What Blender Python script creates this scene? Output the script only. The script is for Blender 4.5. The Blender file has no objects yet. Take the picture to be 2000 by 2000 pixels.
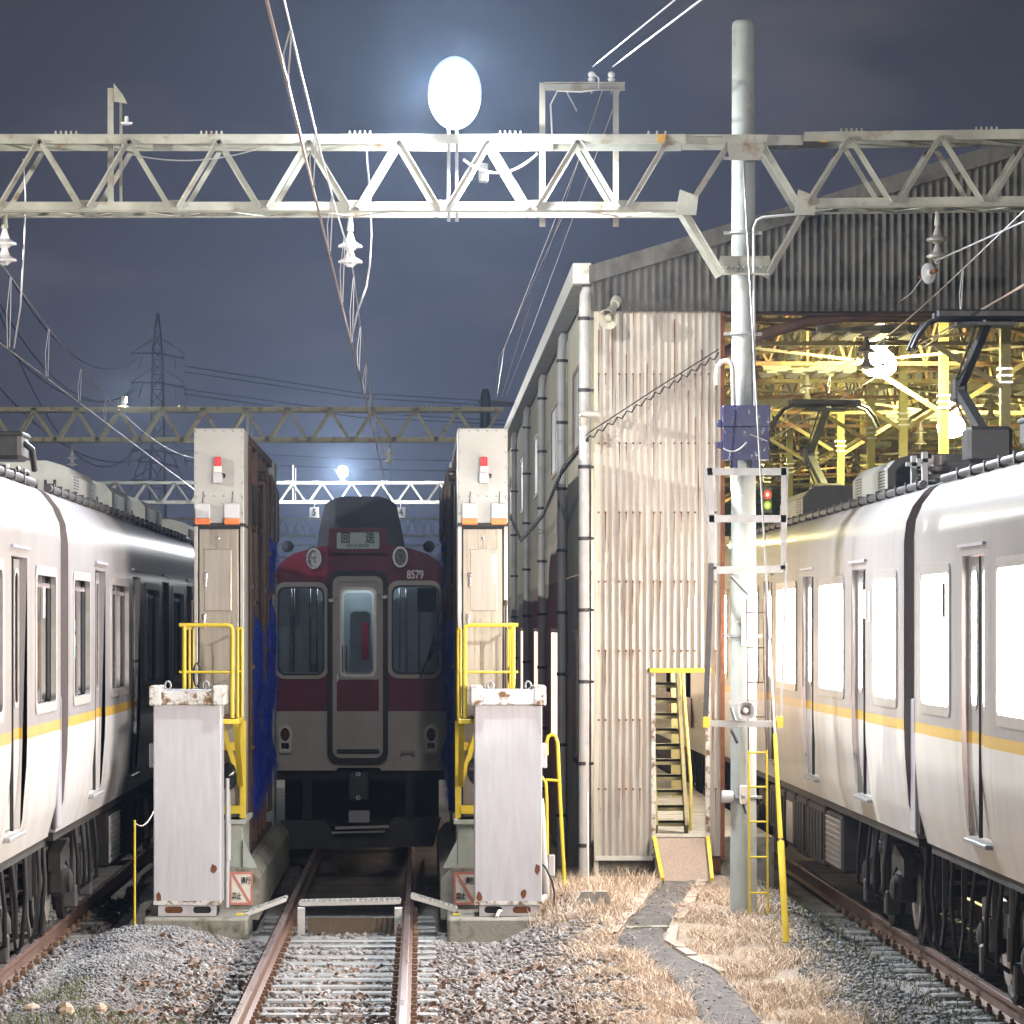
import bpy, math, random
import numpy as np
from mathutils import Vector, Matrix, noise
from mathutils.geometry import tessellate_polygon
random.seed(7); RNG = np.random.default_rng(7)
S = bpy.context.scene
COL = S.collection
# ------------------------------------------------------------------ camera, sky, exposure
F, VX, VZ, CH = 8100.0, 822.0, 1223.0, 2.56      # focal length and principal point of the 2000 px photograph, camera height
cd = bpy.data.cameras.new('camera'); cam = bpy.data.objects.new('camera', cd); COL.objects.link(cam)
cam.location = (0, 0, CH); cam.rotation_euler = (math.radians(90), 0, 0)
cd.sensor_width = 36; cd.lens = F/2000*36; cd.shift_x = (1000-VX)/2000; cd.shift_y = (VZ-1000)/2000
cd.clip_start = .5; cd.clip_end = 4000
S.camera = cam
S.view_settings.view_transform = 'Standard'; S.view_settings.look = 'None'
S.view_settings.exposure = 0; S.view_settings.gamma = 1
S.render.engine = 'CYCLES'
cy = S.cycles
cy.use_denoising = True
try: cy.denoiser = 'OPENIMAGEDENOISE'
except Exception: pass
cy.max_bounces = 4; cy.diffuse_bounces = 1; cy.glossy_bounces = 2; cy.transmission_bounces = 4; cy.volume_bounces = 0
cy.transparent_max_bounces = 6; cy.sample_clamp_indirect = 6; cy.caustics_reflective = False; cy.caustics_refractive = False
cy.use_light_tree = True; cy.use_adaptive_sampling = True; cy.adaptive_threshold = .012; cy.adaptive_min_samples = 24
cy.volume_step_rate = 4

w = bpy.data.worlds.new('World'); S.world = w; w.use_nodes = True
nt = w.node_tree; N = nt.nodes; L = nt.links
bg = N['Background']
tc = N.new('ShaderNodeTexCoord'); sep = N.new('ShaderNodeSeparateXYZ'); L.new(tc.outputs['Generated'], sep.inputs[0])
ramp = N.new('ShaderNodeValToRGB'); ce = ramp.color_ramp                 # city-lit night sky, paler towards the horizon
ce.elements[0].position = 0.0; ce.elements[0].color = (.088, .092, .136, 1)
ce.elements[1].position = .30; ce.elements[1].color = (.042, .044, .058, 1)
e = ce.elements.new(.08); e.color = (.076, .079, .114, 1)
e = ce.elements.new(.15); e.color = (.058, .062, .084, 1)
L.new(sep.outputs['Z'], ramp.inputs[0])
cn = N.new('ShaderNodeTexNoise'); cmap = N.new('ShaderNodeMapping'); cmap.inputs['Scale'].default_value = (9, 9, 26); cmap.inputs['Location'].default_value = (3.1, .4, 1.7)
L.new(tc.outputs['Generated'], cmap.inputs[0]); L.new(cmap.outputs[0], cn.inputs['Vector'])
cn.inputs['Scale'].default_value = 1.2; cn.inputs['Detail'].default_value = 4; cn.inputs['Roughness'].default_value = .45
cr = N.new('ShaderNodeValToRGB'); cr.color_ramp.elements[0].position = .54; cr.color_ramp.elements[1].position = .82
cr.color_ramp.elements[0].color = (0, 0, 0, 1); cr.color_ramp.elements[1].color = (.075, .062, .060, 1)
L.new(cn.outputs['Fac'], cr.inputs[0])
mx = N.new('ShaderNodeMix'); mx.data_type = 'RGBA'; mx.blend_type = 'ADD'; mx.inputs['Factor'].default_value = 1
L.new(ramp.outputs[0], mx.inputs['A']); L.new(cr.outputs[0], mx.inputs['B'])
L.new(mx.outputs['Result'], bg.inputs['Color']); bg.inputs['Strength'].default_value = .78

def at(u, v, Y):                                   # a point of the place, Y metres away, seen at u, v of the photograph
    return ((u-VX)*Y/F, Y, CH+(VZ-v)*Y/F)

# ------------------------------------------------------------------ helpers
class MB:
    def __init__(s): s.v = []; s.f = []
    def add(s, vs, fs):
        o = len(s.v); s.v.extend([tuple(p) for p in vs]); s.f.extend([tuple(i+o for i in f) for f in fs]); return s
    def box(s, x0, x1, y0, y1, z0, z1, c=0):
        if x0 > x1: x0, x1 = x1, x0
        if y0 > y1: y0, y1 = y1, y0
        if z0 > z1: z0, z1 = z1, z0
        if c <= 0:
            return s.add([(x0,y0,z0),(x1,y0,z0),(x1,y1,z0),(x0,y1,z0),(x0,y0,z1),(x1,y0,z1),(x1,y1,z1),(x0,y1,z1)],
                         [(0,3,2,1),(4,5,6,7),(0,1,5,4),(1,2,6,5),(2,3,7,6),(3,0,4,7)])
        c = min(c, (x1-x0)*.45, (y1-y0)*.45, (z1-z0)*.45)
        m = ((x0+x1)/2, (y0+y1)/2, (z0+z1)/2); h = ((x1-x0)/2, (y1-y0)/2, (z1-z0)/2)
        vs = []; idx = {}
        for sx in (-1, 1):
            for sy in (-1, 1):
                for sz in (-1, 1):
                    for a in range(3):
                        d = [h[0]-c, h[1]-c, h[2]-c]; d[a] = h[a]
                        idx[(sx,sy,sz,a)] = len(vs); vs.append((m[0]+sx*d[0], m[1]+sy*d[1], m[2]+sz*d[2]))
        fs = []
        for a in range(3):
            b, e = (a+1) % 3, (a+2) % 3
            for sa in (-1, 1):
                q = []
                for sb, se in ((-1,-1),(1,-1),(1,1),(-1,1)):
                    k = [0,0,0]; k[a]=sa; k[b]=sb; k[e]=se; q.append(idx[(k[0],k[1],k[2],a)])
                fs.append(tuple(q if sa > 0 else q[::-1]))
            for sb in (-1, 1):
                for se in (-1, 1):
                    k0=[0,0,0]; k1=[0,0,0]; k0[a]=-1; k1[a]=1
                    for k in (k0,k1): k[b]=sb; k[e]=se
                    fs.append((idx[(*k0,b)], idx[(*k1,b)], idx[(*k1,e)], idx[(*k0,e)]))
        for sx in (-1,1):
            for sy in (-1,1):
                for sz in (-1,1): fs.append(tuple(idx[(sx,sy,sz,a)] for a in range(3)))
        return s.add(vs, fs)
    def frame(s, p, q, up):
        p = Vector(p); q = Vector(q); d = (q-p).normalized(); u = Vector(up)
        if abs(d.dot(u)) > .97: u = Vector((0,1,0)) if abs(d.y) < .9 else Vector((1,0,0))
        r = d.cross(u).normalized(); u = r.cross(d).normalized(); return p, q, r, u
    def ext(s, prof, p, q, up=(0,0,1)):            # closed profile (a across, b up) swept from p to q
        p, q, r, u = s.frame(p, q, up); n = len(prof)
        vs = [p+r*a+u*b for a, b in prof]+[q+r*a+u*b for a, b in prof]
        return s.add(vs, [(i,(i+1)%n,n+(i+1)%n,n+i) for i in range(n)]+[tuple(range(n))[::-1], tuple(range(n,2*n))])
    def bar(s, p, q, a, b, up=(0,0,1)):
        return s.ext([(-a/2,-b/2),(a/2,-b/2),(a/2,b/2),(-a/2,b/2)], p, q, up)
    def angle(s, p, q, a, b, t=.012, up=(0,0,1), sa=1, sb=1):
        pr = [(0,0),(a*sa,0),(a*sa,t*sb),(t*sa,t*sb),(t*sa,b*sb),(0,b*sb)]
        return s.ext(pr if sa*sb > 0 else pr[::-1], p, q, up)
    def channel(s, p, q, a, b, t=.012, up=(0,0,1)):  # U section, web a tall, flanges b
        return s.ext([(0,-a/2),(b,-a/2),(b,-a/2+t),(t,-a/2+t),(t,a/2-t),(b,a/2-t),(b,a/2),(0,a/2)], p, q, up)
    def tube(s, pts, r, n=8, cap=True, r2=None):
        pts = [Vector(p) for p in pts]; k = len(pts); rings = []; u = None
        for i, p in enumerate(pts):
            d = (pts[min(i+1,k-1)]-pts[max(i-1,0)]).normalized()
            if u is None:
                u = Vector((0,0,1)) if abs(d.z) < .9 else Vector((0,1,0))
            u = (u-d*u.dot(d)).normalized(); w_ = d.cross(u)
            rr = r if r2 is None else r+(r2-r)*i/(k-1)
            rings.append([p+(u*math.cos(2*math.pi*j/n)+w_*math.sin(2*math.pi*j/n))*rr for j in range(n)])
        vs = [x for g in rings for x in g]
        fs = [(i*n+j, i*n+(j+1)%n, (i+1)*n+(j+1)%n, (i+1)*n+j) for i in range(k-1) for j in range(n)]
        if cap: fs += [tuple(range(n))[::-1], tuple(range((k-1)*n, k*n))]
        return s.add(vs, fs)
    def lathe(s, prof, o, axis='z', n=16, sx=1.0, flip=1):   # prof: (radius, distance along axis)
        vs = []; fs = []
        for r, h in prof:
            for j in range(n):
                a = 2*math.pi*j/n; c, d = r*math.cos(a), r*math.sin(a); h_ = h*flip
                if axis == 'z': q = (o[0]+c*sx, o[1]+d, o[2]+h_)
                elif axis == 'y': q = (o[0]+c*sx, o[1]+h_, o[2]+d)
                else: q = (o[0]+h_, o[1]+c, o[2]+d)
                vs.append(q)
        k = len(prof)
        for i in range(k-1):
            for j in range(n): fs.append((i*n+j, i*n+(j+1)%n, (i+1)*n+(j+1)%n, (i+1)*n+j))
        fs += [tuple(range(n))[::-1], tuple(range((k-1)*n, k*n))]
        return s.add(vs, fs)
    def plate(s, outer, holes, a0, a1, axis='y'):  # flat plate with holes, outline in the other two axes, from a0 to a1
        def P(p, a): return (p[0], a, p[1]) if axis == 'y' else ((a, p[0], p[1]) if axis == 'x' else (p[0], p[1], a))
        loops = [outer]+list(holes)
        flat = [p for l in loops for p in l]
        tri = tessellate_polygon([[Vector((p[0], p[1], 0)) for p in l] for l in loops])
        n = len(flat)
        vs = [P(p, a0) for p in flat]+[P(p, a1) for p in flat]
        fs = [tuple(t) for t in tri]+[tuple(i+n for i in t[::-1]) for t in tri]
        o = 0
        for l in loops:
            m = len(l)
            fs += [(o+i, o+(i+1)%m, n+o+(i+1)%m, n+o+i) for i in range(m)]; o += m
        return s.add(vs, fs)
    def build(s, name, mat, parent=None, smooth=0, **tags):
        me = bpy.data.meshes.new(name); me.from_pydata(s.v, [], s.f); me.materials.append(M(mat))
        if smooth:
            me.shade_smooth(); me.set_sharp_from_angle(angle=math.radians(smooth))
        return link(name, me, parent, **tags)

def link(name, me, parent=None, loc=None, rot=None, scl=None, **tags):
    o = bpy.data.objects.new(name, me); COL.objects.link(o)
    if loc is not None: o.location = loc
    if rot is not None: o.rotation_euler = rot
    if scl is not None: o.scale = scl
    if parent is not None:
        o.parent = parent
        if parent.type == 'EMPTY': o.matrix_parent_inverse = Matrix.Translation(-Vector(parent.location))
    for k, x in tags.items(): o[k] = x
    return o
def thing(name, label, cat, loc, group=None):
    o = bpy.data.objects.new(name, None); COL.objects.link(o); o.location = loc
    o.empty_display_size = .1; o['label'] = label; o['category'] = cat
    if group: o['group'] = group
    return o
def setting(name, loc=(0,0,0)):
    o = bpy.data.objects.new(name, None); COL.objects.link(o); o.location = loc; o['kind'] = 'structure'; return o
def copy_tree(o, parent=None):
    c = o.copy(); COL.objects.link(c); c.parent = parent
    for ch in list(o.children): copy_tree(ch, c)
    return c
def rr(cx, cz, w_, h, r, n=5):                     # rounded rectangle outline
    pts = []
    r = min(r, w_/2*.99, h/2*.99)
    for qx, qz, a0 in ((1,1,0),(-1,1,90),(-1,-1,180),(1,-1,270)):
        for i in range(n+1):
            a = math.radians(a0+90*i/n); pts.append((cx+qx*(w_/2-r)+r*math.cos(a), cz+qz*(h/2-r)+r*math.sin(a)))
    return pts
def ell(cx, cz, rx, rz, n=20): return [(cx+rx*math.cos(2*math.pi*i/n), cz+rz*math.sin(2*math.pi*i/n)) for i in range(n)]
def text(body, size, loc, rot, mat, parent, sx=1.0, name='lettering', bold=0.0):
    cu = bpy.data.curves.new('t', 'FONT'); cu.body = body; cu.size = size; cu.align_x = 'CENTER'; cu.align_y = 'CENTER'; cu.offset = bold
    cu.extrude = .0015; cu.resolution_u = 3
    o = bpy.data.objects.new('t', cu); COL.objects.link(o)
    bpy.context.view_layer.update()
    me = bpy.data.meshes.new_from_object(o.evaluated_get(bpy.context.evaluated_depsgraph_get()))
    bpy.data.objects.remove(o); me.materials.clear(); me.materials.append(M(mat)); me.name = name
    R = Matrix.Translation(loc) @ rot.to_4x4() @ Matrix.Diagonal((sx, 1, 1, 1))
    me.transform(R)
    return link(name, me, parent)
FACE = Matrix.Rotation(math.radians(90), 3, 'X')   # lettering that faces the camera
def catenary(p, q, sag, n=14):
    p = Vector(p); q = Vector(q)
    return [p.lerp(q, i/n)-Vector((0,0,4*sag*(i/n)*(1-i/n))) for i in range(n+1)]
def lerp(a, b, t): return a+(b-a)*t
def sstep(a, b, x):
    t = min(1, max(0, (x-a)/(b-a))); return t*t*(3-2*t)

# ------------------------------------------------------------------ materials
MATS = {}
def M(n): return MATS[n]
def nodes_of(name):
    m = bpy.data.materials.new(name); m.use_nodes = True; MATS[name] = m
    t = m.node_tree; return m, t.nodes, t.links, t.nodes['Principled BSDF']
def pm(name, col, rough=.6, metal=0, var=.18, scale=6, stretch=(1,1,1), spot=None, spot_at=(.6,.7), spot_scale=5, spot_stretch=(1,1,1),
       bump=0, bscale=60, coat=0, island=None, spec=.5):
    m, n, l, b = nodes_of(name)
    t = n.new('ShaderNodeTexCoord'); out = None
    mp = n.new('ShaderNodeMapping'); mp.inputs['Scale'].default_value = stretch; l.new(t.outputs['Object'], mp.inputs[0])
    nz = n.new('ShaderNodeTexNoise'); nz.inputs['Scale'].default_value = scale; nz.inputs['Detail'].default_value = 5; nz.inputs['Roughness'].default_value = .6
    l.new(mp.outputs[0], nz.inputs['Vector'])
    r = n.new('ShaderNodeValToRGB'); r.color_ramp.elements[0].position = .3; r.color_ramp.elements[1].position = .72
    r.color_ramp.elements[0].color = (*[c*(1-var) for c in col], 1); r.color_ramp.elements[1].color = (*[min(1, c*(1+var)) for c in col], 1)
    l.new(nz.outputs['Fac'], r.inputs[0]); out = r.outputs[0]
    if island is not None:                          # each loose piece has a tone of its own
        g = n.new('ShaderNodeNewGeometry'); r2 = n.new('ShaderNodeValToRGB'); r2.color_ramp.elements.remove(r2.color_ramp.elements[1])
        r2.color_ramp.elements[0].color = (*island[0], 1)
        for i, c in enumerate(island[1:], 1):
            e_ = r2.color_ramp.elements.new(i/(len(island)-1)); e_.color = (*c, 1)
        l.new(g.outputs['Random Per Island'], r2.inputs[0])
        mm = n.new('ShaderNodeMix'); mm.data_type = 'RGBA'; mm.inputs['Factor'].default_value = .75
        l.new(out, mm.inputs['A']); l.new(r2.outputs[0], mm.inputs['B']); out = mm.outputs['Result']
    if spot is not None:
        mp2 = n.new('ShaderNodeMapping'); mp2.inputs['Scale'].default_value = spot_stretch; l.new(t.outputs['Object'], mp2.inputs[0])
        n2 = n.new('ShaderNodeTexNoise'); n2.inputs['Scale'].default_value = spot_scale; n2.inputs['Detail'].default_value = 6; n2.inputs['Roughness'].default_value = .65
        l.new(mp2.outputs[0], n2.inputs['Vector'])
        rs = n.new('ShaderNodeMapRange'); rs.inputs['From Min'].default_value = spot_at[0]; rs.inputs['From Max'].default_value = spot_at[1]
        l.new(n2.outputs['Fac'], rs.inputs['Value'])
        ms = n.new('ShaderNodeMix'); ms.data_type = 'RGBA'; ms.inputs['B'].default_value = (*spot, 1)
        l.new(rs.outputs[0], ms.inputs['Factor']); l.new(out, ms.inputs['A']); out = ms.outputs['Result']
    l.new(out, b.inputs['Base Color'])
    b.inputs['Metallic'].default_value = metal; b.inputs['Specular IOR Level'].default_value = spec
    rm = n.new('ShaderNodeMapRange'); rm.inputs['To Min'].default_value = max(.03, rough*.8); rm.inputs['To Max'].default_value = min(1, rough*1.25)
    l.new(nz.outputs['Fac'], rm.inputs['Value']); l.new(rm.outputs[0], b.inputs['Roughness'])
    if coat: b.inputs['Coat Weight'].default_value = coat; b.inputs['Coat Roughness'].default_value = .08
    if bump:
        nb = n.new('ShaderNodeTexNoise'); nb.inputs['Scale'].default_value = bscale; nb.inputs['Detail'].default_value = 3
        l.new(mp.outputs[0], nb.inputs['Vector'])
        bp = n.new('ShaderNodeBump'); bp.inputs['Strength'].default_value = bump; bp.inputs['Distance'].default_value = .01
        l.new(nb.outputs['Fac'], bp.inputs['Height']); l.new(bp.outputs[0], b.inputs['Normal'])
    return m
def emit(name, col, k, lamp=False):
    m, n, l, b = nodes_of(name)
    if not lamp: m.cycles.emission_sampling = 'NONE'
    b.inputs['Base Color'].default_value = (*[c*.15 for c in col],1); b.inputs['Emission Color'].default_value = (*col, 1); b.inputs['Emission Strength'].default_value = k
    return m
RUST = (.16, .055, .02)
pm('gantry_paint', (.37,.37,.31), .5, 0, .28, 3, spot=(.22,.13,.06), spot_at=(.56,.70), spot_scale=4, bump=.1)
pm('gantry_green', (.40,.37,.20), .5, 0, .15, 3, spot=(.26,.13,.05), spot_at=(.54,.66), spot_scale=4)
pm('galvanised', (.33,.335,.34), .48, .4, .15, 9)
pm('steel_dark', (.055,.055,.058), .5, .4, .2, 9)
pm('black', (.012,.012,.014), .45, 0, .2, 9)
pm('underframe', (.016,.013,.012), .7, .1, .3, 5, spot=(.055,.035,.025), spot_at=(.55,.8))
pm('concrete_pole', (.40,.43,.41), .75, 0, .12, 4, spot=(.24,.24,.22), spot_at=(.55,.8), bump=.25, bscale=90)
pm('concrete', (.27,.26,.225), .85, 0, .30, 5, spot=(.09,.10,.06), spot_at=(.50,.66), bump=.4, bscale=40)
pm('sleeper_concrete', (.23,.23,.225), .45, 0, .2, 8, spot=(.22,.2,.18), spot_at=(.52,.7), bump=.3)
pm('white_cabinet', (.50,.50,.54), .5, 0, .10, 5, stretch=(4,4,.5), spot=(.50,.44,.34), spot_at=(.66,.80), spot_scale=2.6, spot_stretch=(5,5,.5))
pm('rusty_white', (.62,.62,.60), .6, 0, .15, 6, spot=(.17,.085,.03), spot_at=(.50,.60), spot_scale=11)
pm('rust', RUST, .8, 0, .4, 14, bump=.3)
pm('stainless', (.46,.43,.38), .30, .92, .10, 5, stretch=(7,7,.35), spot=(.42,.36,.28), spot_at=(.55,.8), spot_scale=2)
pm('stainless_door', (.46,.42,.35), .28, .9, .12, 4, stretch=(8,8,.3), bump=.03, bscale=8)
pm('tower_panel', (.42,.42,.40), .42, .45, .08, 4)
pm('rust_frame', (.075,.038,.024), .7, 0, .3, 6, spot=(.10,.05,.03), spot_at=(.5,.7))
pm('pipe_brown', (.06,.036,.026), .6, .2, .35, 8)
pm('yellow', (.66,.50,.035), .45, 0, .12, 6, spot=(.22,.12,.04), spot_at=(.66,.74), spot_scale=9)
pm('yellow_old', (.42,.34,.06), .55, 0, .18, 6, spot=(.2,.12,.04), spot_at=(.6,.7), spot_scale=7)
pm('olive', (.17,.155,.07), .55, 0, .2, 8, spot=(.09,.07,.03), spot_at=(.56,.7))
pm('brush_blue', (.003,.014,.22), .7, 0, .5, 14, stretch=(6,6,1), bump=.9, bscale=25)
pm('bristle_blue', (.008,.05,.55), .5, island=((.002,.009,.12),(.005,.026,.32),(.010,.05,.52),(.003,.016,.2)))
pm('maroon', (.15,.008,.030), .22, 0, .12, 2, coat=.5, stretch=(3,3,.6))
pm('cream', (.50,.46,.42), .3, 0, .08, 3, coat=.3, spot=(.36,.32,.28), spot_at=(.55,.8), spot_stretch=(3,3,.4))
pm('roof_navy', (.055,.065,.095), .6, 0, .15, 3)
pm('grey_roof', (.26,.27,.29), .45, .1, .14, 3)
pm('ac_grey', (.34,.35,.33), .5, .15, .16, 4, spot=(.16,.15,.13), spot_at=(.55,.75))
pm('ac_brown', (.33,.29,.25), .5, .1, .18, 4)
pm('car_grey', (.315,.285,.295), .26, 0, .05, 2, coat=.4)
pm('car_end', (.17,.145,.145), .5, 0, .1, 3)
pm('lavender', (.42,.41,.47), .3, 0, .05, 3)
pm('rubber', (.010,.010,.011), .5, 0, .2, 8)
pm('chrome', (.75,.75,.76), .18, 1, .05, 8)
pm('alu', (.55,.53,.52), .35, .7, .1, 10)
pm('porcelain', (.78,.79,.80), .12, 0, .05, 8, coat=.6)
pm('porcelain_brown', (.30,.27,.25), .25, 0, .1, 8)
pm('copper_wire', (.36,.25,.20), .35, .8, .12, 10)
pm('steel_wire', (.52,.52,.55), .4, .7, .1, 10)
pm('black_wire', (.018,.018,.02), .6, 0, .1, 10)
pm('pvc', (.52,.52,.53), .45, 0, .12, 4, spot=(.36,.34,.33), spot_at=(.55,.75), spot_stretch=(2,2,.4))
pm('gutter', (.64,.64,.60), .5, 0, .1, 3, spot=(.35,.32,.27), spot_at=(.58,.74))
pm('slate_sheet', (.115,.108,.096), .85, 0, .28, 5, stretch=(3,3,.6), spot=(.055,.052,.045), spot_at=(.5,.66), spot_scale=3, bump=.3)
pm('wall_pale', (.52,.50,.41), .6, 0, .14, 3, stretch=(3,3,.4), spot=(.30,.27,.22), spot_at=(.55,.75), spot_stretch=(2,2,.3))
pm('wall_shade', (.36,.32,.28), .7, 0, .2, 3, stretch=(3,3,.4), spot=(.16,.12,.09), spot_at=(.5,.72), spot_stretch=(2,2,.3))  # lower side sheets: shade put into a darker brown base, with stains
pm('wood_frame', (.25,.13,.07), .7, 0, .25, 8)
pm('truss_yellow', (.36,.31,.15), .6, 0, .2, 5, spot=(.26,.11,.05), spot_at=(.5,.62), spot_scale=2.2)
pm('truss_rust', (.30,.17,.10), .7, 0, .3, 5, spot=(.40,.30,.12), spot_at=(.54,.66), spot_scale=3)
pm('column_yellow', (.42,.38,.15), .5, 0, .15, 4)
pm('roof_under', (.50,.48,.38), .8, 0, .15, 3)
pm('asphalt', (.075,.069,.066), .9, 0, .45, 5, spot=(.165,.145,.125), spot_at=(.52,.72), spot_scale=3, bump=.6, bscale=160)
pm('kerb', (.34,.29,.245), .85, 0, .2, 6, spot=(.30,.24,.18), spot_at=(.55,.7), bump=.4)
pm('ramp_mix', (.30,.235,.19), .9, 0, .3, 40, bump=.7, bscale=130)
pm('rail_rust', (.15,.092,.072), .6, .1, .18, 7, stretch=(2,.4,2), spot=(.15,.07,.04), spot_at=(.54,.7))
pm('rail_head', (.42,.33,.32), .28, .8, .1, 5, stretch=(4,.2,4))
pm('clip_rust', (.17,.10,.06), .75, 0, .3, 20)
pm('pebble', (.33,.31,.30), .75, 0, .15, 30, island=((.035,.032,.032),(.12,.11,.105),(.20,.19,.19),(.32,.31,.31),(.14,.10,.075),(.06,.055,.055)))
pm('gravel_fine', (.30,.30,.31), .8, 0, .15, 30, island=((.07,.07,.075),(.16,.16,.165),(.27,.27,.28),(.20,.185,.17)))
pm('leaf_dead', (.24,.13,.08), .7, 0, .2, 30, island=((.08,.05,.035),(.20,.13,.09),(.30,.22,.16),(.15,.09,.055)))
pm('straw', (.50,.37,.24), .8, 0, .2, 20, island=((.42,.30,.21),(.68,.55,.43),(.78,.68,.57),(.56,.39,.26),(.72,.60,.49)))
pm('green_blade', (.14,.20,.05), .8, 0, .2, 20, island=((.06,.08,.02),(.15,.17,.06),(.22,.20,.11),(.10,.10,.06)))
pm('boulder', (.46,.36,.27), .85, 0, .25, 9, bump=.6, bscale=20)
pm('sign_white', (.72,.68,.62), .5, 0, .06, 9)
pm('sign_red', (.55,.20,.15), .5, 0, .1, 9)
pm('ink', (.025,.025,.025), .6, 0, .1, 9)
pm('silver_ink', (.62,.60,.58), .4, .2, .06, 9)
pm('orange', (.72,.19,.05), .5, 0, .06, 9)
pm('orange_mark', (.55,.30,.04), .6, 0, .2, 20)
pm('box_grey', (.46,.46,.48), .45, .1, .08, 6)
pm('beacon_red', (.60,.03,.04), .25, 0, .1, 9, coat=.5)
pm('blue_box', (.008,.011,.075), .4, 0, .25, 6, spot=(.32,.34,.38), spot_at=(.60,.66), spot_scale=24, spot_stretch=(1,1,.5))
pm('signal_dark', (.03,.03,.03), .5)
pm('far_dark', (.035,.035,.045), .8)
pm('pylon_steel', (.30,.25,.23), .7, .1, .2, 1)
pm('platform_grey', (.36,.40,.36), .6, 0, .16, 6, spot=(.10,.08,.05), spot_at=(.60,.68), spot_scale=5)
pm('grating', (.62,.62,.60), .4, .4, .1, 12)
pm('interior_cab', (.42,.50,.52), .6, 0, .1, 6)
pm('interior_grey', (.12,.13,.14), .6, 0, .15, 3)
pm('seat_red', (.40,.04,.06), .7, 0, .15, 9)
pm('sticker_green', (.10,.42,.32), .5)
pm('tan', (.16,.12,.08), .7, 0, .15, 6)
def glass(name, tint, rough=.03, tr=0.0):
    m, n, l, b = nodes_of(name)
    b.inputs['Base Color'].default_value = (*tint, 1); b.inputs['Roughness'].default_value = rough; b.inputs['Specular IOR Level'].default_value = .6
    if tr:
        tb = n.new('ShaderNodeBsdfTransparent'); tb.inputs[0].default_value = (.85,.88,.90,1)
        mxs = n.new('ShaderNodeMixShader'); mxs.inputs[0].default_value = 1-tr
        l.new(tb.outputs[0], mxs.inputs[1]); l.new(b.outputs[0], mxs.inputs[2]); l.new(mxs.outputs[0], n['Material Output'].inputs['Surface'])
    return m
glass('dark_glass', (.012,.015,.017)); glass('clear_glass', (.02,.025,.025), .02, .86); glass('lens_glass', (.30,.31,.33), .08)
glass('lamp_amber', (.10,.03,.012), .1)
emit('train_light', (1.0,.86,.75), 55, True)
emit('flood_white', (.80,.90,1.0), 500, True)
emit('far_lamp', (.95,.97,1.0), 60)
emit('mercury', (1.0,.93,.50), 60)
emit('mercury_core', (1.0,.97,.72), 25)
emit('shed_window', (1.0,.76,.55), 2.6, True)
emit('signal_red', (1.0,.03,.02), .9); emit('signal_red_core', (1.0,.55,.42), 1.6)
emit('signal_green', (.42,.75,.01), .8); emit('signal_green_core', (.95,1.0,.35), 1.5)
emit('blind_light', (.5,.62,.55), .16)
# car side paint: white below, amber stripe, warm grey above
m_, n_, l_, b_ = nodes_of('car_side')
g_ = n_.new('ShaderNodeNewGeometry'); s_ = n_.new('ShaderNodeSeparateXYZ'); l_.new(g_.outputs['Position'], s_.inputs[0])
d_ = n_.new('ShaderNodeMath'); d_.operation = 'DIVIDE'; d_.inputs[1].default_value = 4.0; l_.new(s_.outputs['Z'], d_.inputs[0])
r_ = n_.new('ShaderNodeValToRGB'); r_.color_ramp.interpolation = 'CONSTANT'
r_.color_ramp.elements[0].position = 0; r_.color_ramp.elements[0].color = (.64,.63,.62,1)
r_.color_ramp.elements[1].position = 1.77/4; r_.color_ramp.elements[1].color = (.62,.39,.06,1)
e_ = r_.color_ramp.elements.new(1.853/4); e_.color = (.30,.287,.297,1)
l_.new(d_.outputs[0], r_.inputs[0])
t_ = n_.new('ShaderNodeTexCoord'); mp_ = n_.new('ShaderNodeMapping'); mp_.inputs['Scale'].default_value = (1,1.2,.25); l_.new(t_.outputs['Object'], mp_.inputs[0])
nz_ = n_.new('ShaderNodeTexNoise'); nz_.inputs['Scale'].default_value = 2.4; nz_.inputs['Detail'].default_value = 4; l_.new(mp_.outputs[0], nz_.inputs['Vector'])
mr_ = n_.new('ShaderNodeMapRange'); mr_.inputs['To Min'].default_value = .70; mr_.inputs['To Max'].default_value = 1.12; l_.new(nz_.outputs['Fac'], mr_.inputs['Value'])
mm_ = n_.new('ShaderNodeMix'); mm_.data_type = 'RGBA'; mm_.blend_type = 'MULTIPLY'; mm_.inputs['Factor'].default_value = 1
l_.new(r_.outputs[0], mm_.inputs['A']); l_.new(mr_.outputs[0], mm_.inputs['B']); l_.new(mm_.outputs['Result'], b_.inputs['Base Color'])
b_.inputs['Roughness'].default_value = .36; b_.inputs['Coat Weight'].default_value = .22; b_.inputs['Coat Roughness'].default_value = .1
nb_ = n_.new('ShaderNodeTexNoise'); nb_.inputs['Scale'].default_value = 3; nb_.inputs['Detail'].default_value = 1; l_.new(mp_.outputs[0], nb_.inputs['Vector'])
bp_ = n_.new('ShaderNodeBump'); bp_.inputs['Strength'].default_value = .25; bp_.inputs['Distance'].default_value = .01
l_.new(nb_.outputs['Fac'], bp_.inputs['Height']); l_.new(bp_.outputs[0], b_.inputs['Normal'])
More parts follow.
